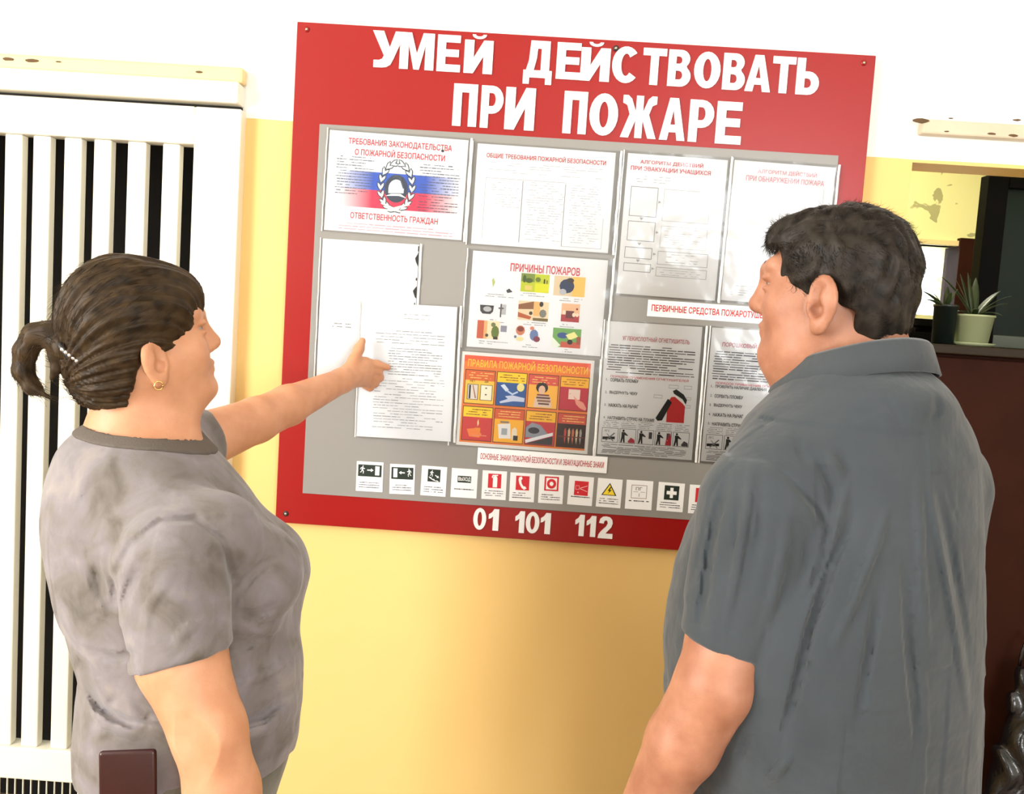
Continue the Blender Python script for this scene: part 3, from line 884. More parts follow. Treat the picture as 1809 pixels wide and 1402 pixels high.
# F ---- orange rules poster
F_ = Sheet('laminated_poster', 'orange landscape poster with eight framed pictures in two rows',
           [(816, 619), (1050, 638), (1038, 801), (806, 786)], 'poster', paper=mat('poster_paper', (.86, .84, .80), .5))
O1, O2, YL, RD = (238, 120, 45), (222, 105, 45), (250, 205, 40), (214, 66, 66)
F_.art([(rect(.022, .975, .035, .965), (240, 132, 52), 1), (rect(.022, .975, .035, .10), (236, 98, 62), 1.2)], 'print_ground')
F_.text('ПРАВИЛА ПОЖАРНОЙ БЕЗОПАСНОСТИ', .05, .955, .055, .155, (250, 205, 60), .02, 3)
cols = [(.035, .265), (.275, .505), (.515, .745), (.755, .975)]
rows = [(.185, .55), (.575, .945)]
tops = [[(226, 108, 50), (252, 215, 20), (222, 88, 68), (250, 190, 40)], [(250, 215, 40), (222, 96, 50), (250, 195, 45), (215, 85, 62)]]
bodies = [[(250, 205, 75), (38, 92, 160), (250, 190, 70), (200, 40, 62)], [(215, 62, 62), (250, 188, 45), (205, 55, 60), (52, 22, 18)]]
scene_shapes = {
    (0, 0): [(rect(.08, .46, .42, .9), (30, 28, 26)), (rect(.1, .44, .435, .885), (232, 220, 208)), (rect(.14, .2, .45, .87), (32, 26, 24)), ([(.25, .45), (.28, .45), (.4, .85), (.36, .85)], (150, 90, 80)), (rect(.53, .95, .42, .9), (30, 28, 26)), (rect(.55, .93, .435, .885), (245, 240, 215)),
             (rect(.7, .76, .5, .54), (80, 80, 70)), (rect(.7, .76, .7, .74), (80, 80, 70))],
    (0, 1): [(ell(.82, .42, .13, .13, 14), (240, 228, 150)), ([(.12, .4), (.25, .35), (.42, .52), (.32, .58)], (225, 235, 245)), ([(.36, .52), (.55, .62), (.72, .54), (.75, .58), (.55, .68), (.36, .58)], (200, 220, 240)),
             ([(.3, .72), (.55, .68), (.98, .74), (.98, .86), (.6, .86), (.15, .95), (.12, .9), (.4, .8)], (210, 215, 232))],
    (0, 2): [(ell(.46, .38, .21, .17, 14), (40, 22, 18)), (ell(.46, .45, .12, .14, 12), (235, 195, 165)), ([(.2, .98), (.24, .7), (.36, .6), (.64, .58), (.78, .68), (.84, .98)], (232, 205, 185)), (rect(.3, .72, .58, .63), (130, 70, 60)), (rect(.28, .76, .66, .72), (110, 75, 65)), (rect(.32, .78, .75, .82), (150, 110, 90)), (rect(.36, .74, .85, .9), (90, 60, 55))],
    (0, 3): [(rect(.3, .72, .36, .67), (240, 215, 200)), (ell(.36, .5, .02, .02, 6), (190, 160, 150)), ([(.48, .55), (.62, .66), (.86, .75), (.98, .92), (.95, .99), (.75, .93), (.6, .82), (.56, .72)], (236, 160, 140))],
    (1, 0): [([(.5, .44), (.54, .35), (.56, .5), (.52, .58)], (250, 235, 160)), (rect(.42, .62, .62, .8), (240, 150, 50)), ([(.15, .68), (.4, .64), (.68, .8), (.6, .92), (.25, .9)], (242, 140, 60)), (rect(.35, .85, .84, .87), (235, 150, 110))],
    (1, 1): [([(.12, .46), (.55, .42), (.6, .88), (.18, .9)], (238, 234, 228)), (rect(.26, .46, .58, .78), (170, 175, 180)), (rect(.2, .5, .36, .42), (150, 130, 110)), ([(.62, .6), (.72, .52), (.8, .6), (.82, .92), (.62, .92)], (240, 225, 200)), (rect(.68, .84, .78, .93), (40, 34, 30))],
    (1, 2): [([(.0, .5), (.2, .34), (.5, .4), (.78, .66), (.3, .8), (0, .8)], (150, 155, 165)), (ell(.28, .58, .2, .1, 12), (45, 48, 58)), ([(0, .88), (.95, .6), (.95, .7), (.02, .98)], (238, 238, 240)), ([(.02, .99), (.95, .72), (.95, .99)], (60, 55, 60))],
    (1, 3): [([(.24 + .14 * i, .5), (.29 + .14 * i, .42), (.33 + .14 * i, .55), (.29 + .14 * i, .92), (.25 + .14 * i, .75)], ((205, 75, 70), (220, 185, 150), (210, 120, 90), (225, 200, 160), (170, 165, 160))[i]) for i in range(5)] + [(rect(.04, .96, .68, .71), (120, 50, 40))],
}
words = {(0, 0): None}
for r_ in range(2):
    for c_ in range(4):
        (u0, u1), (v0, v1) = cols[c_], rows[r_]
        fr = [(rect(u0, u1, v0, v1), (80, 34, 16), 2), (rect(u0 + .005, u1 - .005, v0 + .007, v1 - .007), bodies[r_][c_], 2.3),
              (rect(u0 + .005, u1 - .005, v0 + .007, v0 + (v1 - v0) * .31), tops[r_][c_], 2.6)]
        for pts, c in scene_shapes[(r_, c_)]:
            fr.append(([(u0 + .006 + a * (u1 - u0 - .012), v0 + .01 + b_ * (v1 - v0 - .02)) for a, b_ in pts], c, 3))
        F_.art(fr, 'framed_picture')
        F_.lines(u0 + .015, u1 - .015, v0 + .02, v0 + (v1 - v0) * .27, 3, (250, 215, 120) if tops[r_][c_][1] < 120 else (150, 70, 10), .32, name='caption', ragged=.25, L=4.5)
F_.text('НЕТ', .075, .115, .292, .318, (150, 60, 20), .02, 5, 'caption')
F_.text('ДА', .185, .215, .292, .318, (90, 60, 20), .02, 5, 'caption')
F_.sleeve(.06, .05)

# G, H ---- algorithms
G = Sheet('laminated_poster', 'portrait sheet with a flow chart of empty boxes and arrows',
          [(1108, 270), (1287, 283), (1262, 531), (1090, 518)], 'poster')
G.text('АЛГОРИТМ ДЕЙСТВИЙ', .13, .76, .035, .072, (205, 70, 85))
G.text('ПРИ ЭВАКУАЦИИ УЧАЩИХСЯ', .04, .84, .086, .122, (205, 70, 85))
G.lines(.1, .45, .145, .205, 3, LG, .15, fill=.5)
bxs = [(.06, .335, .23, .44), (.395, .86, .235, .46), (.06, .335, .475, .615), (.395, .86, .495, .65), (.05, .325, .66, .74), (.385, .89, .675, .77), (.05, .325, .775, .835), (.38, .89, .79, .855)]
pl = []
for k, b4 in enumerate(bxs):
    pl += frame(*b4, .0022 if k % 2 else .0035, LG if k in (1, 3) else GRY, asp=1.38)
for (u, v) in ((.19, .455), (.19, .635), (.19, .755)):
    pl += [([(u - .02, v - .008), (u + .02, v - .008), (u, v + .012)], LG, 1.6)]
for (u, v) in ((.36, .33), (.36, .545), (.352, .70), (.348, .805)):
    pl += [([(u - .015, v - .01), (u + .015, v), (u - .015, v + .01)], LG, 1.6)]
G.art(pl, 'flow_chart')
G.lines(.42, .83, .505, .63, 8, LG, .12, fill=.5)
G.lines(.45, .8, .685, .76, 4, GRY, .12, fill=.5)
G.lines(.42, .86, .80, .85, 3, LG, .15, fill=.7)
G.sleeve(.04, .04)
H = Sheet('laminated_poster', 'portrait sheet with a heading paled by painted glare, partly hidden by the head of the man',
          [(1296, 283), (1476, 295), (1451, 545), (1275, 529)], 'poster')
H.text('АЛГОРИТМ ДЕЙСТВИЙ', .24, .82, .045, .085, (222, 150, 160))  # both heading inks are paled to paint in the glare on the sleeve
H.text('ПРИ ОБНАРУЖЕНИИ ПОЖАРА', .13, .9, .1, .138, (222, 150, 160))
H.art([(rect(.905, .908, .16, .9), LG, 1.5)] + frame(.08, .5, .25, .5, .002, (225, 225, 228)), 'flow_chart')
H.lines(.08, .5, .88, .96, 5, LG, .2, fill=.6)
H.sleeve(.03, .03)

# I, L ---- heading strips
I_ = Sheet('heading_strip', 'long white paper strip with red lettering beside the face of the man', [(1145, 529), (1378, 545), (1376, 574), (1143, 558)], 'paper strip')
I_.text('ПЕРВИЧНЫЕ СРЕДСТВА ПОЖАРОТУШЕНИЯ', .03, .965, .27, .75, (200, 25, 40), .02)
L_ = Sheet('heading_strip', 'white paper strip with narrow red lettering above the row of safety signs', [(844, 790), (1073, 807), (1072, 836), (843, 819)], 'paper strip', level=1.4)
L_.text('ОСНОВНЫЕ ЗНАКИ ПОЖАРНОЙ БЕЗОПАСНОСТИ И ЭВАКУАЦИОННЫЕ ЗНАКИ', .022, .975, .22, .76, (175, 20, 20), .012)

# J, K ---- extinguisher sheets
def ext_sheet(s, head, steps, hu, full):
    s.text(head, hu[0], hu[1], .095, .135, (190, 70, 90), .008)
    s.lines(.035, .965, .165, .385, 12, (70, 66, 72), .34, ragged=.25, wl=(.05, .16), L=1.5)
    s.text('ПОРЯДОК ПРИМЕНЕНИЯ ОГНЕТУШИТЕЛЕЙ', .085, .90, .395, .42, (205, 60, 80), .008)
    n = len(steps)
    for i, t in enumerate(steps):
        v = .425 + i * (.285 / max(1, n - 1)) * (1 if n == 4 else .98)
        s.text(f'{i + 1}.', .04, .06, v, v + .018, (40, 36, 40), .0, name='step_number')
        s.text(t, .085, .085 + .0195 * len(t) + .02, v - .003, v + .023, (38, 34, 38), .018, name='step_text')
    for k in range(5):
        u = .035 + k * .187
        s.lines(u, u + .17, .735, .79, 4, (120, 110, 120), .25, name='caption')
        pl = frame(u, u + .172, .795, .905, .003, (60, 56, 60), asp=1.4)
        if k == 0:
            pl += [([(u + .01, .865), (u + .14, .86), (u + .14, .88), (u + .01, .885)], (30, 28, 30), 2), ([(u + .05, .84), (u + .055, .838), (u + .13, .895), (u + .12, .897)], GRY, 2.2), ([(u + .13, .83), (u + .14, .835), (u + .05, .895), (u + .04, .89)], GRY, 2.4)]
        else:
            pl += [(ell(u + .04, .812, .012, .009, 8), (30, 28, 30), 2), ([(u + .02, .822), (u + .055, .822), (u + .09, .845), (u + .085, .85), (u + .055, .843), (u + .055, .86), (u + .06, .9), (u + .045, .9), (u + .038, .87), (u + .028, .9), (u + .012, .9), (u + .022, .855)], (40, 38, 42), 2)]
            pl += [([(u + .09, .89), (u + .12, .86), (u + .16, .875), (u + .165, .9), (u + .1, .9)] if k in (1, 4) else rect(u + .12, u + .155, .81, .86), (190, 60, 80) if k == 1 else (80, 76, 80), 2)]
            if k == 3:
                pl += [([(u + .11, .9), (u + .12, .85), (u + .13, .87), (u + .14, .80), (u + .15, .85), (u + .165, .8), (u + .168, .9)], (200, 40, 60), 2.5)]
        s.art(pl, 'step_picture')
    s.text('-70°C', .055, .115, .81, .827, (40, 36, 40), .0, 3, 'caption')
    s.lines(.04, .95, .915, .99, 7, (70, 66, 72), .34, ragged=.35, wl=(.05, .16))
    if full:
        s.art([([(.70, .725), (.70, .575), (.735, .535), (.80, .53), (.86, .56), (.885, .60), (.885, .725)], (206, 44, 44), 2),
               ([(.585, .70), (.70, .55), (.745, .575), (.655, .715), (.61, .72)], (22, 24, 22), 2.5), ([(.745, .49), (.78, .475), (.86, .51), (.9, .55), (.89, .585), (.85, .545), (.76, .51)], (25, 28, 25), 3),
               ([(.75, .52), (.77, .51), (.88, .57), (.885, .6), (.86, .58)], (240, 238, 236), 2.8)] + frame(.70, .80, .445, .47, .002, GRY) + frame(.86, .94, .445, .47, .002, GRY) + frame(.55, .64, .525, .55, .002, GRY)
              + frame(.89, .94, .53, .55, .002, GRY) + frame(.86, .94, .59, .61, .002, GRY), 'illustration', 'red extinguisher with a black horn')
    s.sleeve(.02, .045, .01)


J = Sheet('laminated_poster', 'portrait sheet with a red fire extinguisher drawing and numbered steps',
          [(1072, 567), (1242, 577), (1221, 813), (1054, 801)], 'poster')
ext_sheet(J, 'УГЛЕКИСЛОТНЫЙ ОГНЕТУШИТЕЛЬ', ['СОРВАТЬ ПЛОМБУ', 'ВЫДЕРНУТЬ ЧЕКУ', 'НАЖАТЬ НА РЫЧАГ', 'НАПРАВИТЬ СТРУЮ НА ПЛАМЯ'], (.18, .88), True)
K = Sheet('laminated_poster', 'portrait sheet of extinguisher steps partly hidden behind the shoulder of the man',
          [(1259, 578), (1430, 590), (1408, 826), (1237, 814)], 'poster')
ext_sheet(K, 'ПОРОШКОВЫЙ ОГНЕТУШИТЕЛЬ', ['ПРОВЕРИТЬ НАЛИЧИЕ ДАВЛЕНИЯ', 'СОРВАТЬ ПЛОМБУ', 'ВЫДЕРНУТЬ ЧЕКУ', 'НАЖАТЬ НА РЫЧАГ', 'НАПРАВИТЬ СТРУЮ НА ПЛАМЯ'], (.12, .88), False)

# ------------------------------------------------------------------ row of safety signs
GRN, SR = (18, 34, 22), (205, 28, 42)
MAN = [(.46, .0), (.56, .02), (.58, .12), (.52, .16), (.62, .3), (.8, .32), (.8, .4), (.56, .4), (.5, .5), (.66, .66), (.6, .95), (.5, .95), (.54, .72), (.36, .58), (.3, .78), (.1, .84), (.08, .76), (.24, .7), (.3, .5), (.34, .32), (.22, .34), (.16, .5), (.08, .46), (.16, .26), (.42, .18)]


def place(pts, u0, u1, v0, v1, flip=False):
    return [((u1 - a * (u1 - u0)) if flip else (u0 + a * (u1 - u0)), v0 + b_ * (v1 - v0)) for a, b_ in pts]


W_ = (240, 240, 238)


def sg(i):
    if i in (0, 1):
        fl = i == 1
        T = lambda pts: [((1 - u) if fl else u, v) for u, v in pts]
        return [(T(rect(.06, .94, .10, .50)), GRN, 1), (place(MAN, .12, .36, .13, .42) if not fl else place(MAN, .64, .88, .13, .42, True), W_, 2), (T(rect(.70, .86, .14, .44)), W_, 2),
                (T([(.40, .26), (.54, .26), (.54, .22), (.64, .28), (.54, .34), (.54, .30), (.40, .30)]), W_, 2)]
    if i == 2:
        return [(rect(.25, .75, .10, .52), GRN, 1), (place(MAN, .32, .52, .13, .36), W_, 2), ([(.30, .35), (.40, .38), (.42, .42), (.52, .43), (.54, .47), (.64, .47), (.70, .5), (.68, .51), (.5, .48), (.4, .44), (.3, .38)], W_, 2),
                ([(.55, .28), (.64, .33), (.66, .30), (.70, .38), (.60, .38), (.62, .355), (.54, .31)], W_, 2)]
    if i == 3:
        return [(rect(.24, .76, .25, .48), GRN, 1)]
    if i == 4:
        return [(rect(.24, .78, .1, .60), SR, 1), (rect(.44, .62, .24, .57), W_, 2), (ell(.53, .24, .09, .06, 12), W_, 2.2), ([(.50, .15), (.56, .15), (.56, .2), (.50, .2)], W_, 2.3), ([(.38, .22), (.42, .14), (.64, .13), (.64, .17), (.45, .18), (.42, .26)], W_, 2.4)]
    if i == 5:
        return [(rect(.24, .78, .1, .60), SR, 1), ([(.36, .15), (.46, .12), (.50, .2), (.45, .25), (.47, .36), (.55, .46), (.62, .46), (.68, .53), (.58, .58), (.48, .52), (.38, .38), (.34, .24)], W_, 2)]
    if i == 6:
        return [(rect(.22, .80, .06, .56), SR, 1), (rect(.29, .73, .11, .51), W_, 2), (ell(.51, .31, .19, .17, 20), SR, 3), (ell(.51, .31, .08, .075, 14), W_, 4)]
    if i == 7:
        return [(rect(.24, .80, .16, .66), SR, 1)] + frame(.29, .44, .32, .46, .012, (240, 190, 195), 2) + [([(.46, .40), (.76, .30), (.76, .32), (.48, .415)], (240, 190, 195), 2), ([(.46, .43), (.76, .52), (.76, .5), (.48, .415)], (240, 190, 195), 2.1), (ell(.4, .56, .03, .025, 8), (240, 190, 195), 2.2)]
    if i == 8:
        return [([(.5, .14), (.80, .58), (.18, .58)], (30, 28, 20), 1), ([(.5, .20), (.735, .555), (.245, .555)], (245, 215, 50), 2), ([(.53, .27), (.43, .42), (.50, .42), (.44, .53), (.59, .38), (.51, .38), (.57, .30)], (30, 28, 20), 3)]
    if i == 9:
        return frame(.2, .78, .16, .62, .014, (120, 80, 80), 1, 1.1) + [(rect(.27, .45, .39, .402), (150, 110, 110), 1.5), (rect(.55, .72, .39, .402), (150, 110, 110), 1.5), (rect(.49, .505, .44, .56), (150, 110, 110), 1.5)]
    if i == 10:
        return [(rect(.24, .80, .1, .60), GRN, 1), (rect(.46, .58, .17, .53), W_, 2), (rect(.33, .71, .29, .41), W_, 2.2)]
    return [(rect(.24, .78, .1, .60), SR, 1), (ell(.5, .35, .15, .13, 12), W_, 2)]


quads = [[(631, 814), (678, 817), (675, 869), (628, 866.5)], [(690, 819), (734, 821), (731, 873.5), (687, 871.5)], [(746, 822), (790, 825), (787, 877.5), (742, 874)],
         [(799, 826), (845, 829.5), (841, 880), (795, 877.5)], [(853, 830), (896, 833), (893, 883), (850, 881)], [(902, 834), (946, 836.5), (942.6, 887), (899, 884.5)],
         [(953.5, 837), (996.5, 840), (993.5, 890), (950, 888)], [(1006, 840), (1050, 843), (1045, 894), (1001.6, 890)], [(1056, 844), (1100, 847), (1096, 898), (1053, 894)],
         [(1107, 847), (1154, 850), (1151, 901), (1104, 898)], [(1163.6, 851), (1210, 854), (1206, 905), (1160, 901)], [(1219, 855.5), (1265, 858.5), (1261, 909), (1215, 906)]]
sl = ['sign card with a running figure and an arrow pointing right to a door', 'sign card with a running figure and an arrow pointing left to a door', 'sign card with a figure going down stairs on a dark square',
      'sign card with a small dark exit plate', 'sign card with a white extinguisher on a red square', 'sign card with a white telephone handset on a red square',
      'sign card with a white ring and a red dot on a red square', 'sign card with a thin outlined siren on a red square', 'sign card with a yellow lightning triangle',
      'sign card with a thin outlined hydrant square', 'sign card with a white cross on a dark green square', 'last sign card in the row, half hidden behind the man']
for i, q in enumerate(quads):
    s = Sheet('sign_card', sl[i], q, 'sign', group='safety sign cards along the bottom of the board')
    s.art(sg(i), 'pictogram')
    s.lines(.1, .9, .66, .9 if i not in (3, 7, 9) else .76, 3 if i not in (3, 7, 9) else 1, (60, 50, 55), .3, name='caption', ragged=.35)
    if i == 3:
        s.text('ВЫХОД', .27, .735, .285, .445, W_, .02, 3, 'exit_text')
    if i == 9:
        s.text('ПГ', .36, .60, .23, .34, (120, 80, 80), 0.0, 3, 'sign_letters')

# ================================================================== SMOOTH BODY MODELLER
# bodies and clothes are smooth unions of tapered limbs, ellipsoids and lofted trunks,
# turned into one continuous mesh by surface nets
V3 = lambda *a: np.array(a, float)
f32 = np.float32


class Prim:
    def __init__(s, k=.02, op='+'):
        s.k, s.op = k, op


class Cone(Prim):
    def __init__(s, a, b, ra, rb, k=.02, op='+', flat=None):
        super().__init__(k, op)
        s.a, s.b, s.ra, s.rb = np.array(a, float), np.array(b, float), ra, rb
        s.c = (s.a + s.b) / 2
        s.R = np.linalg.norm(s.b - s.a) / 2 + max(ra, rb)

    def d(s, p):
        ab = s.b - s.a
        L2 = ab @ ab + 1e-12
        q = p - s.a
        t = np.clip(q @ ab / L2, 0, 1)
        return np.linalg.norm(q - t[:, None] * ab, axis=1) - (s.ra + (s.rb - s.ra) * t)


class Ell(Prim):
    def __init__(s, c, r, M=None, k=.02, op='+'):
        super().__init__(k, op)
        s.c, s.r = np.array(c, float), np.array(r, float)
        s.M = np.eye(3) if M is None else np.array(M, float)      # rows: local axes in world
        s.R = s.r.max()

    def d(s, p):
        q = (p - s.c) @ s.M.T
        k0 = np.linalg.norm(q / s.r, axis=1)
        k1 = np.linalg.norm(q / (s.r * s.r), axis=1) + 1e-9
        return k0 * (k0 - 1) / k1


class Loft(Prim):
    """upright trunk: rows of (z, cx, cy, a, b) with an ellipse turned by ang; a along the left axis, b along forward"""
    def __init__(s, rows, ang, k=.02, op='+', power=2.0):
        super().__init__(k, op)
        rows = np.array(sorted(rows), float)
        z = np.linspace(rows[0, 0], rows[-1, 0], 160)
        T = np.stack([np.interp(z, rows[:, 0], rows[:, i]) for i in range(1, 5)], 1)
        ker = np.hanning(13); ker /= ker.sum()
        Tp = np.pad(T, ((6, 6), (0, 0)), mode='reflect', reflect_type='odd')
        s.T = np.stack([np.convolve(Tp[:, i], ker, 'valid') for i in range(4)], 1)
        s.z = z
        s.f = V3(math.cos(ang), math.sin(ang))
        s.l = V3(-math.sin(ang), math.cos(ang))
        s.c = V3(T[:, 0].mean(), T[:, 1].mean(), z.mean())
        s.R = (z[-1] - z[0]) / 2 + T[:, 2:].max() * .8
        s.pw = power

    def d(s, p):
        z = p[:, 2]
        cx, cy, a, b = (np.interp(z, s.z, s.T[:, i]) for i in range(4))
        q = p[:, :2] - np.stack([cx, cy], 1)
        u, v = q @ s.l / a, q @ s.f / b
        k0 = (np.abs(u) ** s.pw + np.abs(v) ** s.pw) ** (1 / s.pw)
        k1 = np.sqrt((u / a) ** 2 + (v / b) ** 2) + 1e-9
        d = k0 * (k0 - 1) / k1
        d = np.clip(d, -.3, .6)
        cap = np.maximum(s.z[0] - z, z - s.z[-1])
        return smax(d * .95, cap, .03)


class Box(Prim):
    def __init__(s, c, h, M=None, r=.005, k=.01, op='+'):
        super().__init__(k, op)
        s.c, s.h, s.r = np.array(c, float), np.array(h, float), r
        s.M = np.eye(3) if M is None else np.array(M, float)
        s.R = np.linalg.norm(s.h)

    def d(s, p):
        q = np.abs((p - s.c) @ s.M.T) - (s.h - s.r)
        return np.linalg.norm(np.maximum(q, 0), axis=1) + np.minimum(q.max(1), 0) - s.r


class Fn(Prim):
    def __init__(s, fn, c, R, k=.01, op='+'):
        super().__init__(k, op)
        s.fn, s.c, s.R = fn, np.array(c, float), R

    def d(s, p):
        return s.fn(p)


def smin(a, b, k):
    h = np.maximum(k - np.abs(a - b), 0) / k
    return np.minimum(a, b) - h * h * k * .25


def smax(a, b, k):
    return -smin(-a, -b, k)


def evaluate(prims, p, near=None):
    d = np.full(len(p), .5)
    for pr in (prims if near is None else near):
        if pr.op == '+':
            d = smin(d, pr.d(p), pr.k)
        elif pr.op == '-':
            d = smax(d, -pr.d(p), pr.k)
        elif pr.op == '&':
            d = smax(d, pr.d(p), pr.k)
        elif pr.op == 'off':
            d = d + pr.fn(p)
    return d


def surface(prims, lo, hi, h, B=14):
    """surface-nets mesh of the field inside lo..hi with cell size h"""
    lo, hi = np.array(lo, float), np.array(hi, float)
    nb = np.maximum(1, np.ceil((hi - lo) / h / B).astype(int))
    n = nb * B + 1
    D = np.full(n, .5, f32)
    half = B * h / 2
    diag = half * math.sqrt(3)
    gi = np.stack(np.meshgrid(np.arange(B + 1), np.arange(B + 1), np.arange(B + 1), indexing='ij'), -1).reshape(-1, 3)
    ctr = lo + (np.stack(np.meshgrid(*[np.arange(k) for k in nb], indexing='ij'), -1).reshape(-1, 3) + .5) * B * h
    bi = np.stack(np.meshgrid(*[np.arange(k) for k in nb], indexing='ij'), -1).reshape(-1, 3)
    dc = evaluate(prims, ctr)
    off = .02
    act = np.abs(dc) < diag * 1.15 + off
    for i in np.nonzero(~act & (dc < 0))[0]:
        a = bi[i] * B
        D[a[0]:a[0] + B + 1, a[1]:a[1] + B + 1, a[2]:a[2] + B + 1] = -.5
    for i in np.nonzero(act)[0]:
        a = bi[i] * B
        near = [q for q in prims if q.op in ('off', '&') or np.linalg.norm(q.c - ctr[i]) < q.R + diag + q.k + .03]
        pts = lo + (gi + a) * h
        D[a[0]:a[0] + B + 1, a[1]:a[1] + B + 1, a[2]:a[2] + B + 1] = evaluate(None, pts, near).reshape(B + 1, B + 1, B + 1)
    D[[0, -1]] = .1; D[:, [0, -1]] = .1; D[:, :, [0, -1]] = .1
    S = D < 0
    c = [S[i:S.shape[0] - 1 + i, j:S.shape[1] - 1 + j, k:S.shape[2] - 1 + k] for i in (0, 1) for j in (0, 1) for k in (0, 1)]
    anyc, allc = c[0].copy(), c[0].copy()
    for q in c[1:]:
        anyc |= q
        allc &= q
    cells = np.argwhere(anyc & ~allc)
    idx = np.full(anyc.shape, -1, np.int32)
    idx[tuple(cells.T)] = np.arange(len(cells))
    acc = np.zeros((len(cells), 3)); cnt = np.zeros(len(cells))
    offs = [(i, j, k) for i in (0, 1) for j in (0, 1) for k in (0, 1)]
    vals = {o: D[cells[:, 0] + o[0], cells[:, 1] + o[1], cells[:, 2] + o[2]].astype(float) for o in offs}
    for o in offs:
        for ax in range(3):
            if o[ax] == 0:
                o2 = list(o); o2[ax] = 1; o2 = tuple(o2)
                a, b = vals[o], vals[o2]
                m = (a < 0) != (b < 0)
                t = np.where(m, a / np.where(m, a - b, 1), 0)
                pt = np.array(o, float)[None, :] + t[:, None] * np.eye(3)[ax]
                acc[m] += pt[m]; cnt[m] += 1
    verts = lo + (cells + acc / cnt[:, None]) * h
    faces = []
    for ax in range(3):
        b, c_ = (ax + 1) % 3, (ax + 2) % 3
        sl0 = [slice(None)] * 3; sl1 = [slice(None)] * 3
        sl0[ax] = slice(0, -1); sl1[ax] = slice(1, None)
        ch = S[tuple(sl0)] != S[tuple(sl1)]
        e = np.argwhere(ch)
        e = e[(e[:, b] > 0) & (e[:, c_] > 0) & (e[:, b] < S.shape[b] - 1) & (e[:, c_] < S.shape[c_] - 1)]
        ub, uc = np.eye(3, dtype=int)[b], np.eye(3, dtype=int)[c_]
        q = [e - ub - uc, e - uc, e, e - ub]
        ids = np.stack([idx[tuple(k.T)] for k in q], 1)
        inside = S[tuple(e.T)]
        ids[~inside] = ids[~inside][:, ::-1]
        faces.append(ids)
    return verts, np.concatenate(faces)


def fast_mesh(name, verts, faces, material, parent=None, smooth=True):
    me = bpy.data.meshes.new(name)
    n, m = len(verts), len(faces)
    me.vertices.add(n)
    me.vertices.foreach_set('co', np.asarray(verts, f32).ravel())
    me.loops.add(m * 4)
    me.loops.foreach_set('vertex_index', np.asarray(faces, np.int32).ravel())
    me.polygons.add(m)
    me.polygons.foreach_set('loop_start', np.arange(0, m * 4, 4, dtype=np.int32))
    me.polygons.foreach_set('loop_total', np.full(m, 4, np.int32))
    me.update(calc_edges=True)
    me.polygons.foreach_set('use_smooth', np.ones(m, bool))
    me.materials.append(material)
    o = bpy.data.objects.new(name, me)
    return link(o, parent)


def relax(verts, faces, it=2, w=.5):
    n = len(verts)
    e = np.concatenate([faces[:, [0, 1]], faces[:, [1, 2]], faces[:, [2, 3]], faces[:, [3, 0]]])
    deg = np.bincount(e[:, 0], minlength=n) + np.bincount(e[:, 1], minlength=n)
    for k in range(it * 2):
        f = w if k % 2 == 0 else -w * 1.04
        s = np.stack([np.bincount(e[:, 0], verts[e[:, 1], i], n) + np.bincount(e[:, 1], verts[e[:, 0], i], n) for i in range(3)], 1)
        verts = verts + f * (s / deg[:, None] - verts)
    return verts


def frame_from(fwd_yaw, pitch=0.0, roll=0.0):
    """rows: forward, left, up of a head or limb that looks along fwd_yaw (radians from +x), pitched up"""
    f = V3(math.cos(fwd_yaw) * math.cos(pitch), math.sin(fwd_yaw) * math.cos(pitch), math.sin(pitch))
    l = V3(-math.sin(fwd_yaw), math.cos(fwd_yaw), 0)
    u = np.cross(f, l)
    l2 = math.cos(roll) * l + math.sin(roll) * u
    return np.array([f, l2, np.cross(f, l2)])


def folds(segs, side=None):
    """cloth folds: list of (photo points, width, height); ridge if height > 0, crease if < 0.
    They run on the side of the body where side(p) is true."""
    def fn(p):
        v = p - CAM
        zc = v @ CD
        q = np.stack([IW / 2 + FPX * (v @ CR) / zc, IH / 2 - FPX * (v @ CU) / zc], 1)   # where the photo shows the fold
        out = np.zeros(len(p))
        lo_, hi_ = q.min(0), q.max(0)
        for pts, w, hgt in segs:
            w = w * 1280
            pa = np.array(pts)
            if (pa.max(0) + 3 * w < lo_).any() or (pa.min(0) - 3 * w > hi_).any():
                continue
            best = np.full(len(p), 9.0); tt = np.zeros(len(p))
            L = len(pts) - 1
            for i in range(L):
                a, b = np.array(pts[i]), np.array(pts[i + 1])
                ab = b - a
                t = np.clip((q - a) @ ab / (ab @ ab + 1e-12), 0, 1)
                dd = np.linalg.norm(q - a - t[:, None] * ab, axis=1)
                m = dd < best
                best = np.where(m, dd, best); tt = np.where(m, (i + t) / L, tt)
            out -= 1.05 * hgt * np.exp(-(best / w) ** 2) * np.sin(np.pi * np.clip(tt, .0, 1.0) * .86 + .22)
        if side is not None:
            out *= side(p)
        return out
    return fn


def snoise(p, s, seed=0):
    """cheap smooth pseudo noise"""
    r = np.random.default_rng(seed)
    o = np.zeros(len(p))
    for k in range(6):
        w = r.normal(size=3) * s * (1 + .35 * k)
        o += np.sin(p @ w + r.uniform(0, 6.28)) / (1 + .35 * k)
    return o / 3


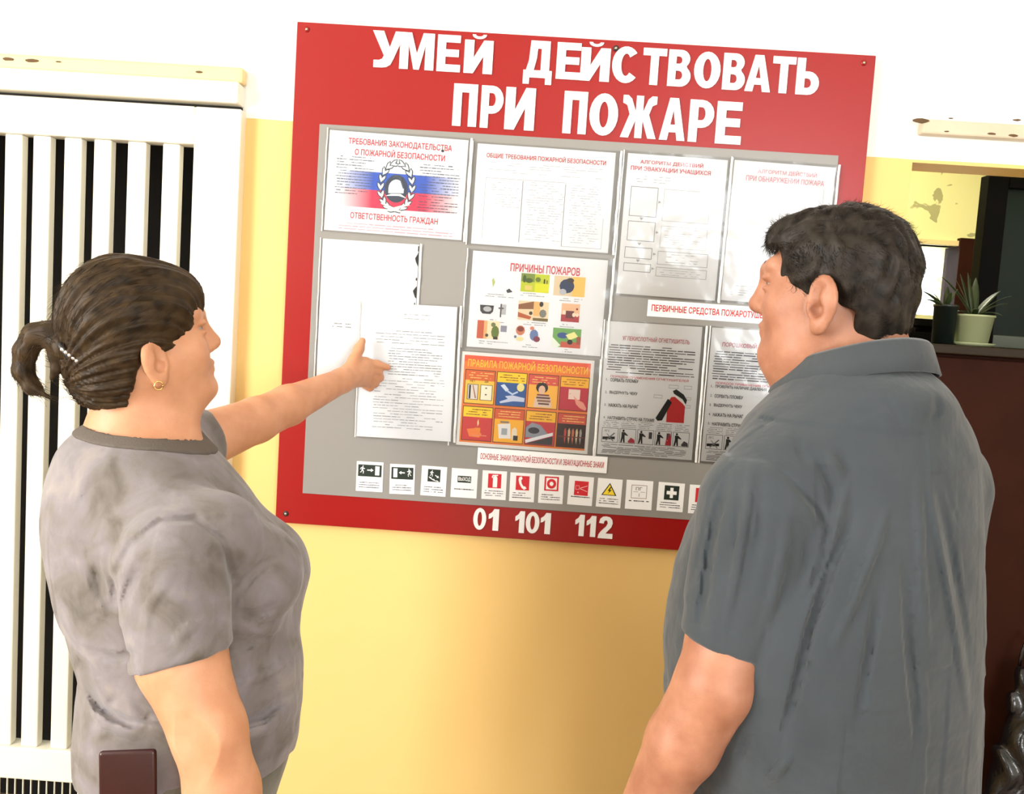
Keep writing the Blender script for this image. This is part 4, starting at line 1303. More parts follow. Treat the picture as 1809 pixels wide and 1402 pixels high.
def head_prims(H, M, s, female, jowl=0.0):
    """H: head centre, M rows forward/left/up, s: scale; the skin of head and face"""
    W = lambda f, l, u: H + s * (f * M[0] + l * M[1] + u * M[2])
    E = lambda c, r, k, op='+', MM=None: Ell(W(*c), np.array(r) * s, M if MM is None else MM, k * s, op)
    Cn = lambda a, b, ra, rb, k, op='+': Cone(W(*a), W(*b), ra * s, rb * s, k * s, op)
    pr = [E((-.012, 0, .03 if female else .022), (.092 if female else .096, .076, .088 if female else .086), .02), E((.028, 0, -.045), (.064, .06, .076), .035),
          E((.058, 0, -.094), (.026, .03, .022), .03)]
    for q in (-1, 1):
        pr += [Cn((.0, .054 * q, -.05), (.06, .018 * q, -.098), .018, .016, .03),
               E((.052, .036 * q, -.034), (.032, .028, .032), .03),
               Cn((.075, .042 * q, .026), (.09, .012 * q, .022), .012, .011, .02)]
    pr += [Cn((.088, 0, .022), (.106, 0, -.024), .0075, .0105, .014), E((.101, 0, -.029), (.015, .013, .011), .010)]
    for q in (-1, 1):
        pr += [E((.095, .013 * q, -.033), (.011, .0075, .0085), .006), E((.104, .033 * q, .004), (.016, .018, .011), .012, '-'),
               E((.082, .032 * q, .0095), (.0125, .0165, .0065), .005), E((.0815, .032 * q, -.006), (.0115, .0155, .005), .005)]
    pr += [E((.088, 0, -.0575), (.0135, .024, .0065), .008), E((.086, 0, -.069), (.0135, .021, .0075), .008),
           Cn((.1045, -.021, -.0632), (.1045, .021, -.0632), .0024, .0024, .005, '-'), E((.083, 0, -.097), (.013, .02, .0135), .02)]
    for q in (-1, 1):
        ME = frame_from(0, 0, 0)
        sw = .38                                     # ear stands off the head towards the back
        MM = np.array([math.cos(sw) * M[0] - q * math.sin(sw) * M[1], q * math.sin(sw) * M[0] + math.cos(sw) * M[1], M[2]])
        e0 = np.array((-.002 if female else .000, (.0785 if female else .083) * q, -.034 if female else -.030))
        es = 1.05 if female else 1.16
        ew = lambda f, l, u: W(*e0) + s * es * (f * MM[0] + l * q * MM[1] + u * MM[2])
        ee = lambda c, r, k, op='+': Ell(ew(*c), np.array(r) * s * es, MM, k * s, op)
        pr += [ee((0, .002, .006), (.0195, .0075, .031), .006), ee((.004, .0085, .005), (.0140, .0070, .0235), .0035, '-'),
               ee((-.004, .004, .004), (.0065, .0055, .017), .004), ee((.003, .0015, -.022), (.011, .0065, .012), .006), ee((.013, .004, -.004), (.005, .005, .007), .005),
               ee((.005, .006, -.004), (.0085, .010, .010), .003, '-')]
    if jowl:
        pr += [E((.035, 0, -.112), (.05, .05, .03), .03), E((.03, .04, -.088), (.032, .026, .03), .03), E((.03, -.04, -.088), (.032, .026, .03), .03)]
    return pr, W


def strands(roots, dirs, lens, rad, curl, seed=1, seg=5, drop=.0):
    """thin tapered hairs as triangular tubes; returns verts, quads"""
    r = np.random.default_rng(seed)
    N = len(roots)
    p = np.array(roots, float)
    d = np.array(dirs, float)
    d /= np.linalg.norm(d, axis=1)[:, None] + 1e-9
    ref = r.normal(size=(N, 3))
    ax = np.cross(d, ref); ax /= np.linalg.norm(ax, axis=1)[:, None] + 1e-9
    V = []
    for i in range(seg + 1):
        rr = rad * (1 - .85 * i / seg)
        u = np.cross(d, ax); u /= np.linalg.norm(u, axis=1)[:, None] + 1e-9
        for k in range(3):
            a = 2.094 * k
            V.append(p + rr * (math.cos(a) * ax + math.sin(a) * u))
        p = p + d * (np.array(lens) / seg)[:, None]
        d = d + np.cross(ax, d) * np.asarray(curl)[:, None] / seg + V3(0, 0, -drop / seg)
        d /= np.linalg.norm(d, axis=1)[:, None] + 1e-9
        ax = ax - d * (ax * d).sum(1)[:, None]
        ax /= np.linalg.norm(ax, axis=1)[:, None] + 1e-9
    V = np.stack(V, 1)                     # N, (seg+1)*3, 3
    per = (seg + 1) * 3
    fq = []
    for i in range(seg):
        for k in range(3):
            fq.append((i * 3 + k, i * 3 + (k + 1) % 3, (i + 1) * 3 + (k + 1) % 3, (i + 1) * 3 + k))
    F = (np.arange(N)[:, None, None] * per + np.array(fq)[None]).reshape(-1, 4)
    return V.reshape(-1, 3), F

# ================================================================== PERSON AT THE LEFT (points at the board)
def skin_mat(name, c1, c2, rough=.5):
    m = mat(name, c1, rough, 0, 20, .12, 420, spec=.4, sss=.12)
    nt = m.node_tree
    b = nt.nodes['Principled BSDF']
    tc = nt.nodes.new('ShaderNodeTexCoord')
    n = nt.nodes.new('ShaderNodeTexNoise'); n.inputs['Scale'].default_value = 26; n.inputs['Detail'].default_value = 6
    nt.links.new(tc.outputs['Object'], n.inputs['Vector'])
    cr = nt.nodes.new('ShaderNodeValToRGB')
    cr.color_ramp.elements[0].position, cr.color_ramp.elements[0].color = .35, (*c1, 1)
    cr.color_ramp.elements[1].position, cr.color_ramp.elements[1].color = .68, (*c2, 1)
    nt.links.new(n.outputs['Fac'], cr.inputs[0])
    nt.links.new(cr.outputs[0], b.inputs['Base Color'])
    return m


def hair_mat(name, c1, c2, scale=(6, 6, 90)):
    m = bpy.data.materials.new(name)
    m.use_nodes = True
    nt = m.node_tree
    b = nt.nodes['Principled BSDF']
    tc = nt.nodes.new('ShaderNodeTexCoord')
    n = nt.nodes.new('ShaderNodeTexNoise'); n.inputs['Scale'].default_value = 55; n.inputs['Detail'].default_value = 5
    nt.links.new(tc.outputs['Object'], n.inputs['Vector'])
    cr = nt.nodes.new('ShaderNodeValToRGB')
    cr.color_ramp.elements[0].position, cr.color_ramp.elements[0].color = .3, (*c1, 1)
    cr.color_ramp.elements[1].position, cr.color_ramp.elements[1].color = .75, (*c2, 1)
    nt.links.new(n.outputs['Fac'], cr.inputs[0])
    nt.links.new(cr.outputs[0], b.inputs['Base Color'])
    b.inputs['Roughness'].default_value = .5
    b.inputs['Specular IOR Level'].default_value = .18
    return m


def cloth_mat(name, cols, scale, rough=.85, bump=.25, weave=900):
    m = bpy.data.materials.new(name)
    m.use_nodes = True
    nt = m.node_tree
    b = nt.nodes['Principled BSDF']
    tc = nt.nodes.new('ShaderNodeTexCoord')
    n = nt.nodes.new('ShaderNodeTexNoise'); n.inputs['Scale'].default_value = scale; n.inputs['Detail'].default_value = 4
    n.inputs['Distortion'].default_value = .6
    nt.links.new(tc.outputs['Object'], n.inputs['Vector'])
    cr = nt.nodes.new('ShaderNodeValToRGB')
    e = cr.color_ramp.elements
    e[0].position, e[0].color = .30, (*cols[0], 1)
    e[1].position, e[1].color = .72, (*cols[-1], 1)
    for i, c in enumerate(cols[1:-1]):
        k = e.new(.30 + .42 * (i + 1) / (len(cols) - 1)); k.color = (*c, 1)
    nt.links.new(n.outputs['Fac'], cr.inputs[0])
    nt.links.new(cr.outputs[0], b.inputs['Base Color'])
    b.inputs['Roughness'].default_value = rough
    b.inputs['Specular IOR Level'].default_value = .25
    b.inputs['Sheen Weight'].default_value = .25
    w = nt.nodes.new('ShaderNodeTexNoise'); w.inputs['Scale'].default_value = weave; w.inputs['Detail'].default_value = 1
    w2 = nt.nodes.new('ShaderNodeTexNoise'); w2.inputs['Scale'].default_value = 18; w2.inputs['Detail'].default_value = 3
    nt.links.new(tc.outputs['Object'], w.inputs['Vector']); nt.links.new(tc.outputs['Object'], w2.inputs['Vector'])
    b1 = nt.nodes.new('ShaderNodeBump'); b1.inputs['Strength'].default_value = bump; b1.inputs['Distance'].default_value = .0015
    b2 = nt.nodes.new('ShaderNodeBump'); b2.inputs['Strength'].default_value = .25; b2.inputs['Distance'].default_value = .02
    nt.links.new(w.outputs['Fac'], b1.inputs['Height']); nt.links.new(w2.outputs['Fac'], b2.inputs['Height'])
    nt.links.new(b1.outputs[0], b2.inputs['Normal']); nt.links.new(b2.outputs[0], b.inputs['Normal'])
    return m


def cutcone(a, b, ra, rb, n, k=.03):
    """sleeve: tapered limb cut flat at b by the plane with normal n"""
    a, b = np.array(a, float), np.array(b, float)
    n = np.array(n, float); n /= np.linalg.norm(n)
    ext = b + (b - a) / np.linalg.norm(b - a) * .06
    L = np.linalg.norm(b - a)
    cn = Cone(a, ext, ra, ra + (rb - ra) * (L + .06) / L, 0)
    return Fn(lambda p: smax(cn.d(p), (p - b) @ n, .006), (a + b) / 2, L / 2 + max(ra, rb) + .02, k)


def trunk_rows(px_rows, Y, ang, ratio):
    out = []
    for py, xl, xr in px_rows:
        a, b = P(xl, py, Y), P(xr, py, Y)
        hx = (b[0] - a[0]) / 2
        c = (a + b) / 2
        fx, lx = math.cos(ang), math.sin(ang)           # how much forward / left axes spread along x
        bb = hx / math.sqrt(fx * fx + ratio * ratio * lx * lx)
        out.append((c[2], c[0], Y, bb * ratio, bb))
    return out


def finger(pts, radii, k=.004):
    return [Cone(pts[i], pts[i + 1], radii[i], radii[i + 1], k) for i in range(len(pts) - 1)]


SKIN_W = skin_mat('skin_fair', (.54, .245, .128), (.63, .31, .175))
YW = -.66
AW = math.radians(28)
HW = .98
MW = frame_from(math.radians(33), .24)
noseY = YW + HW * .119 * math.sin(math.radians(33))
HC = P(390, 604, noseY) - HW * (.118 * MW[0] - .03 * MW[2])
hp, HWf = head_prims(HC, MW, HW, True)
fW, lW = V3(math.cos(AW), math.sin(AW), 0), V3(-math.sin(AW), math.cos(AW), 0)

# limbs
RS, RE, RW_ = P(305, 992, -.82), P(369, 1290, -.875), P(428, 1535, -.83)
LS, LE, LWr = P(300, 800, -.54), P(452, 742, -.36), P(604, 672, -.135)
print('upper/fore arm L', np.linalg.norm(LE - LS), np.linalg.norm(LWr - LE), 'R', np.linalg.norm(RE - RS), np.linalg.norm(RW_ - RE))
rows_shirt = trunk_rows([(742, 172, 318), (765, 140, 345), (800, 113, 385), (850, 100, 425), (900, 95, 458), (950, 98, 488), (1000, 107, 505), (1050, 118, 512),
                         (1100, 132, 520), (1150, 150, 530), (1190, 160, 530), (1240, 152, 527), (1300, 148, 521), (1345, 150, 511), (1402, 152, 490), (1470, 158, 480), (1560, 170, 470)], YW, AW, .98)
torso = Loft(rows_shirt, AW, .02)
neck_lo = P(240, 800, YW + .0)
neck_hi = HWf(-.022, 0, -.055)
neck = [Cone(neck_hi, neck_lo, .052, .066, .04), Cone(P(225, 775, YW), P(285, 800, YW + .14), .045, .05, .05), Cone(P(225, 790, YW), P(252, 850, YW - .06), .042, .04, .05),
        Cone(HWf(.02, -.01, -.1), P(318, 810, YW), .028, .04, .04)]
RM = P(321, 1165, -.852)
arm_r = [Cone(RS, RM, .060, .058, .006), Cone(RM, RE, .058, .048, .012), Cone(RE, P(394, 1400, -.865), .048, .046, .012), Cone(P(394, 1400, -.865), RW_, .047, .029, .02)]
arm_l = [Cone(LS, LE, .054, .041, .008), Cone(LE, LE + (LWr - LE) * .35, .041, .038, .012), Cone(LE + (LWr - LE) * .35, LWr, .038, .025, .012)]
# left hand: thumb up, index finger pointing along the sheet, the others curled
palm0, palm1 = P(612, 668, -.115), P(640, 655, -.078)
K1, K2, K3, K4 = P(645, 641, -.070), P(648, 652, -.066), P(647, 664, -.066), P(643, 675, -.068)
hand_l = [Cone(LWr, palm0, .024, .024, .012), Cone(palm0, K1, .020, .0135, .012), Cone(palm0, K2, .020, .0135, .012), Cone(palm0, K3, .018, .013, .012), Cone(palm0, K4, .016, .011, .012)]
hand_l += finger([K1, P(666, 643, -.054), P(685, 649, -.042)], [.0105, .0090, .0072])
hand_l += finger([K2, P(668, 655, -.047), P(671, 667, -.035), P(656, 668, -.040)], [.0105, .0095, .0088, .008])
hand_l += finger([K3, P(662, 667, -.045), P(663, 677, -.036), P(650, 676, -.042)], [.0100, .0092, .0085, .0075])
hand_l += finger([K4, P(655, 678, -.048), P(654, 685, -.042), P(644, 681, -.046)], [.0092, .0082, .0076, .007])
hand_l += finger([P(613, 660, -.112), P(626, 635, -.090), P(634, 616, -.075), P(640, 602, -.064)], [.0165, .0118, .0105, .0078], .008)
# right hand hanging, relaxed
hr = lambda f, l, u: RW_ + V3(.012, 0, -.02) + f * V3(.9, .2, -.1) + l * V3(-.1, .95, .0) + u * V3(-.12, 0, 1)
hand_r = [Cone(RW_, hr(0, 0, -.03), .027, .026, .01), Cone(hr(0, .0, -.03), hr(.022, 0, -.085), .02, .014, .01), Cone(hr(0, 0, -.03), hr(-.02, 0, -.085), .02, .013, .01), Cone(hr(0, 0, -.03), hr(0, 0, -.09), .021, .014, .01)]
for i, (f0, ln) in enumerate(((.026, .07), (.009, .078), (-.009, .072), (-.025, .056))):
    hand_r += finger([hr(f0, 0, -.085), hr(f0, .004, -.085 - ln * .5), hr(f0, .018, -.085 - ln * .85), hr(f0, .03, -.085 - ln)], [.0105, .0095, .0085, .007])
hand_r += finger([hr(.02, .005, -.03), hr(.042, .014, -.06), hr(.048, .022, -.09)], [.014, .0115, .008], .008)
# legs
hipz = .80
hc = P(318, 1402, YW); hc[2] = hipz
legs = []
for q in (-1, 1):
    h0 = hc + lW * .085 * q; kn = hc + lW * .08 * q + fW * .02; kn[2] = .45; an = hc + lW * .085 * q - fW * .01; an[2] = .085
    legs += [Cone(h0, kn, .082, .055, .04), Cone(kn, an, .055, .036, .03), Cone(an - V3(0, 0, .03), an + fW * .11 - V3(0, 0, .06), .03, .022, .02)]
inner = Fn(lambda p: torso.d(p) + .022, V3(*torso.c), 10, .03)
bodyW = hp + neck + [inner] + arm_r + arm_l + hand_l + hand_r + legs
womanroot = tag(empty('person', (hc[0], hc[1], 0)), 'person with a brown ponytail in a grey mottled T-shirt pointing at the board', 'person')
vs, fs = surface(bodyW, (-.86, -.92, 0.01), (-.30, -.005, 1.63), .0034)
vs = relax(vs, fs, 1)
bodyo = fast_mesh('body', vs, fs, SKIN_W)
wp = [bodyo]

# shirt --------------------------------------------------------------------------
M_SHIRTW = cloth_mat('mottled_grey_cotton', [(.105, .088, .072), (.172, .148, .138), (.205, .180, .190), (.272, .236, .220)], 15)
ldir = LE - LS; ldir = ldir / np.linalg.norm(ldir)
rend = P(322, 1163, -.852)
sdir = (rend - RS) / np.linalg.norm(rend - RS)
lend = P(366, 777, -.455)
sl_r = cutcone(RS + V3(0, 0, -.004), rend, .080, .067, P(330, 1190, -.82) - P(300, 1060, -.81), .006)
sh_r = Cone(P(232, 815, YW - .01), RS + V3(-.004, .02, .012), .052, .070, .045)
sl_l = cutcone(LS, lend, .07, .057, ldir + V3(.25, 0, 0), .05)
Nk = P(243, 770, YW)
MN = frame_from(AW, -.42)
neck_hole = Ell(Nk + V3(.008, 0, .012), (.100, .088, .052), MN, .012, '-')
breast = [Ell(P(448, 1010, -.715), (.075, .07, .075), None, .05), Ell(P(468, 1005, -.58), (.07, .075, .075), None, .05)]
hem_n = V3(.12, 0, -1); hem_n /= np.linalg.norm(hem_n)
hem_p = P(480, 1330, YW)
XZ = lambda pts, Y: pts
near_side = lambda p: 1 / (1 + np.exp((p[:, 1] - (YW + .02)) * 60))
fw = folds([
    ([(190, 1080), (203, 1015), (232, 962), (285, 920), (345, 918), (392, 955), (413, 1030), (411, 1140)], .0055, -.006),   # armhole seam
    ([(193, 1085), (176, 1020), (166, 990)], .008, -.007), ([(200, 1092), (204, 1050), (216, 1015)], .006, -.006), ([(178, 1060), (158, 1005)], .009, -.005),
    ([(212, 1095), (228, 1040), (255, 1000)], .010, -.005), ([(204, 1070), (215, 1020), (240, 975)], .008, .004),
    ([(416, 1055), (440, 1022), (488, 978)], .012, -.007), ([(414, 1085), (455, 1085), (500, 1062)], .014, -.007), ([(420, 1110), (470, 1115), (515, 1095)], .02, .004),
    ([(152, 1210), (175, 1250), (225, 1275), (290, 1285)], .007, -.011), ([(148, 1232), (185, 1280), (255, 1305)], .013, .008),
    ([(412, 1278), (465, 1262), (522, 1215)], .007, -.011), ([(418, 1300), (470, 1288), (526, 1240)], .013, .008),
    ([(160, 1148), (205, 1162), (250, 1152)], .010, -.006), ([(235, 1240), (262, 1262), (300, 1262)], .007, -.006), ([(190, 1250), (205, 1230)], .006, -.004),
    ([(416, 1150), (440, 1137), (455, 1133)], .008, -.006), ([(118, 900), (150, 850), (200, 815)], .016, .003), ([(430, 1205), (480, 1185), (525, 1150)], .02, .005),
    ([(250, 1130), (262, 1070), (300, 1020)], .016, .003), ([(385, 1120), (392, 1060), (372, 1000)], .010, -.0025), ([(300, 1150), (330, 1110), (380, 1090)], .02, .003),
    ([(415, 1325), (460, 1350), (505, 1320)], .01, -.004)], near_side)
shirt = [torso] + breast + [sh_r, Ell(P(392, 935, -.775), (.05, .045, .05), None, .05), sl_r, sl_l, neck_hole,
         Fn(lambda p: (p - hem_p) @ hem_n, hem_p, 10, .004, '&')]
off1 = Fn(lambda p: fw(p) + .0016 * snoise(p, 38, 3), V3(0, 0, 0), 10, .01, 'off')
vs, fs = surface(shirt + [off1], (-.82, -.92, .76), (-.34, -.38, 1.45), .0034)
vs = relax(vs, fs, 1)
shirto = fast_mesh('t_shirt', vs, fs, M_SHIRTW)
wp.append(shirto)
# ribbed collar
sh0 = [torso] + breast + [sh_r, sl_r, sl_l]
nh = Ell(neck_hole.c, neck_hole.r, MN)
ring = Fn(lambda p: np.maximum(np.abs(nh.d(p) - .006) - .0105, np.abs(evaluate(sh0, p) - .0005) - .0035), Nk, .2, .003)
vs, fs = surface([ring], Nk - .15, Nk + .15, .0024)
wp.append(fast_mesh('collar', relax(vs, fs, 1), fs, mat('collar_rib_grey', (.105, .085, .07), .85, .1, 40, .3, 300)))

# trousers ------------------------------------------------------------------------
M_TRW = cloth_mat('grey_green_trousers', [(.10, .095, .07), (.14, .13, .10), (.17, .16, .125)], 12)
hip = Fn(lambda p: np.maximum(torso.d(p) + .007, np.maximum(p[:, 2] - .86, .70 - p[:, 2])), hc, .4, .05)
trous = [hip]
for q in (-1, 1):
    h0 = hc + lW * .085 * q; h0[2] = .76; kn = hc + lW * .085 * q + fW * .02; kn[2] = .45; an = hc + lW * .088 * q - fW * .01; an[2] = .06
    trous += [Cone(h0, kn, .102, .080, .05), Cone(kn, an, .080, .066, .03)]
trous += [Fn(lambda p: .035 - p[:, 2], hc, 10, .004, '&'), Fn(lambda p: .0012 * snoise(p, 30, 5), V3(0, 0, 0), 10, .01, 'off')]
vs, fs = surface(trous, (-.84, -.95, .0), (-.34, -.36, .90), .0055)
wp.append(fast_mesh('trousers', relax(vs, fs, 1), fs, M_TRW))
M_SHOE = mat('dark_shoe_leather', (.03, .028, .03), .45, .2, 30)
for q in (-1, 1):
    an = hc + lW * .088 * q; an[2] = 0
    sp = [Ell(an + fW * .05 + V3(0, 0, .03), (.135, .046, .05), frame_from(AW), .02), Ell(an - fW * .03 + V3(0, 0, .06), (.06, .042, .05), frame_from(AW), .03),
          Fn(lambda p: -p[:, 2] + .002, an, 10, .003, '&')]
    c0 = an + fW * .04
    vs, fs = surface(sp, c0 - V3(.2, .2, 0.02), c0 + V3(.2, .2, .16), .006)
    wp.append(fast_mesh('shoe', vs, fs, M_SHOE))

# hair -------------------------------------------------------------------------------
M_HAIRW = hair_mat('brown_hair', (.015, .0085, .0036), (.062, .036, .0155))
loc = lambda p: ((p - HC) @ MW.T) / HW
tailb = HWf(-.148, -.02, -.052)


def hair_w(p):
    q = loc(p)
    cr = Ell((-.016, 0, .026), (.098, .091, .106)).d(q)
    lowb = Ell((-.050, 0, -.040), (.066, .076, .068)).d(q)
    d = smin(cr, lowb, .03)
    d = smin(d, Ell((.034, 0, .050), (.069, .076, .060)).d(q), .02)
    # strands run back towards the tie
    tb = np.array((-.15, 0, -.05))
    r = q - tb
    phi = np.arctan2(r[:, 1], r[:, 2])
    el = np.arctan2(r[:, 0], np.hypot(r[:, 1], r[:, 2]))
    d = d + .0016 * np.sin(phi * 34 + 3 * np.sin(el * 5)) + .0014 * np.sin(phi * 71 + 5 * el) + .0022 * np.sin(phi * 13 + 2 * el)
    g = np.interp(q[:, 2], [-.14, -.07, -.040, -.028, -.018, -.004, .006, .016, .027], [-.050, -.040, -.028, -.014, .030, .056, .074, .098, .2])
    d = smax(d, (q[:, 0] - g - .003 * np.sin(q[:, 1] * 160)) * .8, .006)
    qe = q.copy(); qe[:, 1] = np.abs(q[:, 1]) - .092
    d = smax(d, -Ell((-.002, 0, -.038), (.023, .03, .036)).d(qe), .005)
    d = smax(d, (-.104 - .25 * (q[:, 0] + .05) - q[:, 2]), .012)
    return d * HW


tie = tailb
TY = HC[1] - .055
tl_pts = [P(118, 612, TY), P(88, 590, TY), P(62, 592, TY), P(45, 620, TY), P(41, 655, TY), P(56, 684, TY), P(90, 703, TY)]
tl_r = [.024, .017, .0155, .0145, .013, .010, .002]
tail = [Cone(tl_pts[i], tl_pts[i + 1], tl_r[i], tl_r[i + 1], .010) for i in range(6)]
tail2p = [P(108, 605, TY), P(100, 628, TY), P(101, 650, TY), P(92, 668, TY)]
tail += [Cone(tail2p[i], tail2p[i + 1], .013 - .003 * i, .010 - .003 * i, .006) for i in range(3)]
tail += [Fn(lambda p: .0014 * np.sin((loc(p)[:, 1] * 9 + loc(p)[:, 0] * 3) * 40), V3(0, 0, 0), 10, .01, 'off')]
hv, hf = surface([Fn(hair_w, HC, .3, .01)], HC - .2, HC + .2, .0026)
tv, tf = surface(tail, HC - V3(.28, .2, .2), HC + V3(.05, .15, .1), .0026)
# loose hairs over crown, nape and tail
r_ = np.random.default_rng(4)
lq = loc(hv)
cand = np.nonzero((lq[:, 0] < .045) & ~((lq[:, 0] > -.03) & (lq[:, 2] < .015)))[0]
sel = r_.choice(cand, 1300, replace=False)
nrm = (hv[sel] - HC); nrm /= np.linalg.norm(nrm, axis=1)[:, None]
dirs = (tie - hv[sel]); dirs /= np.linalg.norm(dirs, axis=1)[:, None]
dirs = dirs - nrm * (dirs * nrm).sum(1)[:, None] + nrm * r_.uniform(-.08, .02, (len(sel), 1)) + r_.normal(0, .04, (len(sel), 3))
sv, sf = strands(hv[sel], dirs, r_.uniform(.02, .045, len(sel)), .0004, r_.normal(0, .5, len(sel)), 5)
sel2 = r_.choice(len(tv), 420, replace=False)
tp = np.array(tl_pts)
near_i = np.argmin(np.linalg.norm(tv[sel2][:, None] - tp[None, :6], axis=2), axis=1)
d2 = (tp[near_i + 1] - tp[near_i]) / np.linalg.norm(tp[near_i + 1] - tp[near_i], axis=1)[:, None] + r_.normal(0, .22, (420, 3))
sv2, sf2 = strands(tv[sel2], d2, r_.uniform(.012, .03, 420), .0004, r_.normal(0, .6, 420), 6)
allv = np.concatenate([hv, tv, sv, sv2]); o1, o2, o3 = len(hv), len(hv) + len(tv), len(hv) + len(tv) + len(sv)
hairo = fast_mesh('hair', allv, np.concatenate([hf, tf + o1, sf + o2, sf2 + o3]), M_HAIRW)
hairo['label'] = 'brown hair with a fringe tied in a short ponytail'
wp.append(hairo)
# clip, eyes, brows, earring
M_PEARL = mat('clip_metal', (.75, .72, .68), .2, metal=.8)
CY = TY - .03
clip = tube('hair_clip', [P(104, 592, TY + .01), P(108, 612, CY), P(122, 630, CY), P(142, 640, CY + .005)], .0045, mat('clip_dark', (.02, .018, .018), .3))
for i in range(5):
    t = i / 4
    c = P(110 + 26 * t, 617 + 20 * t, CY - .004)
    bead = lathe('bead', [(.0001, -.0032), (.0024, -.0022), (.0033, 0), (.0024, .0022), (.0001, .0032)], M_PEARL, clip, 10, tuple(c))
wp.append(clip)
M_EYE = mat('eye_white', (.30, .27, .25), .4)
M_IRIS = mat('eye_iris', (.05, .035, .02), .15)


def eyes(Wf, M, s, out):
    for q in (-1, 1):
        c = Wf(.0748, .032 * q, .0015)
        e = lathe('eye', [(.0001, -.0115 * s)] + [(.0115 * s * math.cos(a), .0115 * s * math.sin(a)) for a in np.linspace(-1.4, 1.4, 10)] + [(.0001, .0115 * s)], M_EYE, None, 20, tuple(c))
        c2 = c + s * .0075 * M[0]
        i_ = lathe('iris', [(.0001, -.0052 * s)] + [(.0052 * s * math.cos(a), .0052 * s * math.sin(a)) for a in np.linspace(-1.3, 1.3, 8)] + [(.0001, .0052 * s)], M_IRIS, e, 14, tuple(c2 - c))
        out.append(e)


eyes(HWf, MW, HW, wp)
for q in (-1, 1):
    wp.append(tube('eyebrow', [HWf(.094, .014 * q, .026), HWf(.089, .03 * q, .030), HWf(.076, .046 * q, .026)], [.002, .0024, .001], M_HAIRW))
ec = HWf(-.004, -.087, -.066)
wp.append(tube('earring', [ec + .0062 * (math.cos(a) * MW[0] + math.sin(a) * MW[2]) for a in np.linspace(0, 6.28, 18)], .0011, mat('gold', (.8, .55, .2), .2, metal=1.0)))
keep_local(wp, womanroot)

# phone tucked behind the trouser waist
ph = tag(empty('smartphone', tuple(P(226, 1402, -.855))), 'dark maroon smartphone case tucked at the hip of the pointing person', 'phone')
pc = P(227, 1440, -.852); pc2 = P(226, 1324, -.852)
case = box_bm([(-.0375, .0375, -.005, .005, -.155, 0)])
co = bm_obj('case', case, mat('maroon_case', srgb(48, 16, 16), .3, .2, 30), None, True, .006, 4)
scr_ = bm_obj('screen', box_bm([(-.033, .033, .0042, .0058, -.15, -.005)]), mat('phone_glass', (.01, .01, .012), .1), None, True, .002)
for o in (co, scr_):
    o.parent = ph
ph.location = tuple(pc2)
ph.rotation_euler = (math.radians(-3), math.radians(-3), math.radians(8))

# ================================================================== PERSON AT THE RIGHT (seen from behind, reads the board)
SKIN_M = skin_mat('skin_ruddy', (.32, .130, .072), (.42, .19, .112))
YM = -.68
AM = math.radians(125)
HM = 1.05
MM_ = frame_from(math.radians(154), -.02)
HCM = P(1324, 540, -.66 + HM * .118 * math.sin(math.radians(154))) - HM * (.117 * MM_[0] - .03 * MM_[2])
hpm, HMf = head_prims(HCM, MM_, HM, False, 1.0)
fM, lM = V3(math.cos(AM), math.sin(AM), 0), V3(-math.sin(AM), math.cos(AM), 0)
MS, MEl, MMid, MWr = P(1352, 895, -.79), P(1264, 1208, -.835), P(1206, 1312, -.82), P(1112, 1480, -.76)
RSm, REm, RWm = P(1655, 870, -.575), P(1630, 1180, -.50), P(1570, 1420, -.40)
rows_m = trunk_rows([(640, 1420, 1612), (668, 1400, 1622), (690, 1380, 1652), (720, 1352, 1692), (760, 1318, 1714), (800, 1296, 1724), (850, 1275, 1727), (900, 1240, 1727), (960, 1214, 1727), (1020, 1193, 1727),
                     (1080, 1181, 1726), (1165, 1174, 1725), (1250, 1178, 1724), (1330, 1190, 1722), (1402, 1205, 1718), (1480, 1218, 1712), (1560, 1238, 1700)], YM, AM, 1.16)
torsoM = Loft(rows_m, AM, .02, power=2.2)
nbase = P(1512, 700, -.675)
neckM = [Cone(HMf(-.03, 0, -.09), nbase, .060, .080, .03), Cone(HMf(.01, 0, -.1), P(1440, 720, -.64), .045, .06, .05),
         Cone(HMf(-.05, 0, -.06), P(1560, 690, -.69), .046, .06, .03)]
innerM = Fn(lambda p: torsoM.d(p) + .034, torsoM.c, 10, .03)
armM = [Cone(MS, P(1287, 1135, -.815), .062, .056, .006), Cone(P(1287, 1135, -.815), MEl, .056, .053, .012), Cone(MEl, MMid, .053, .050, .012), Cone(MMid, MWr, .050, .031, .012)]
armM += [Cone(RSm, REm, .062, .05, .006), Cone(REm, RWm, .05, .03, .012)]


def hanging_hand(w, fwd, side, k=1.0):
    """relaxed hand below the wrist w; fwd: thumb side, side: palm direction"""
    h_ = lambda f, l, u: w + k * (f * fwd + l * side + V3(0, 0, u))
    out = [Cone(w, h_(0, 0, -.03), .029, .028, .01)]
    for f0 in (.024, .008, -.008, -.022):
        out.append(Cone(h_(f0 * .6, 0, -.03), h_(f0, 0, -.088), .019, .0135, .010))
    for f0, ln in ((.027, .072), (.009, .08), (-.009, .075), (-.026, .058)):
        out += finger([h_(f0, 0, -.088), h_(f0, .006, -.088 - ln * .5), h_(f0, .022, -.088 - ln * .85), h_(f0, .036, -.088 - ln)], [.0112, .0102, .0092, .0078])
    return out + finger([h_(.022, .006, -.03), h_(.046, .014, -.062), h_(.052, .022, -.092)], [.015, .012, .0088], .008)


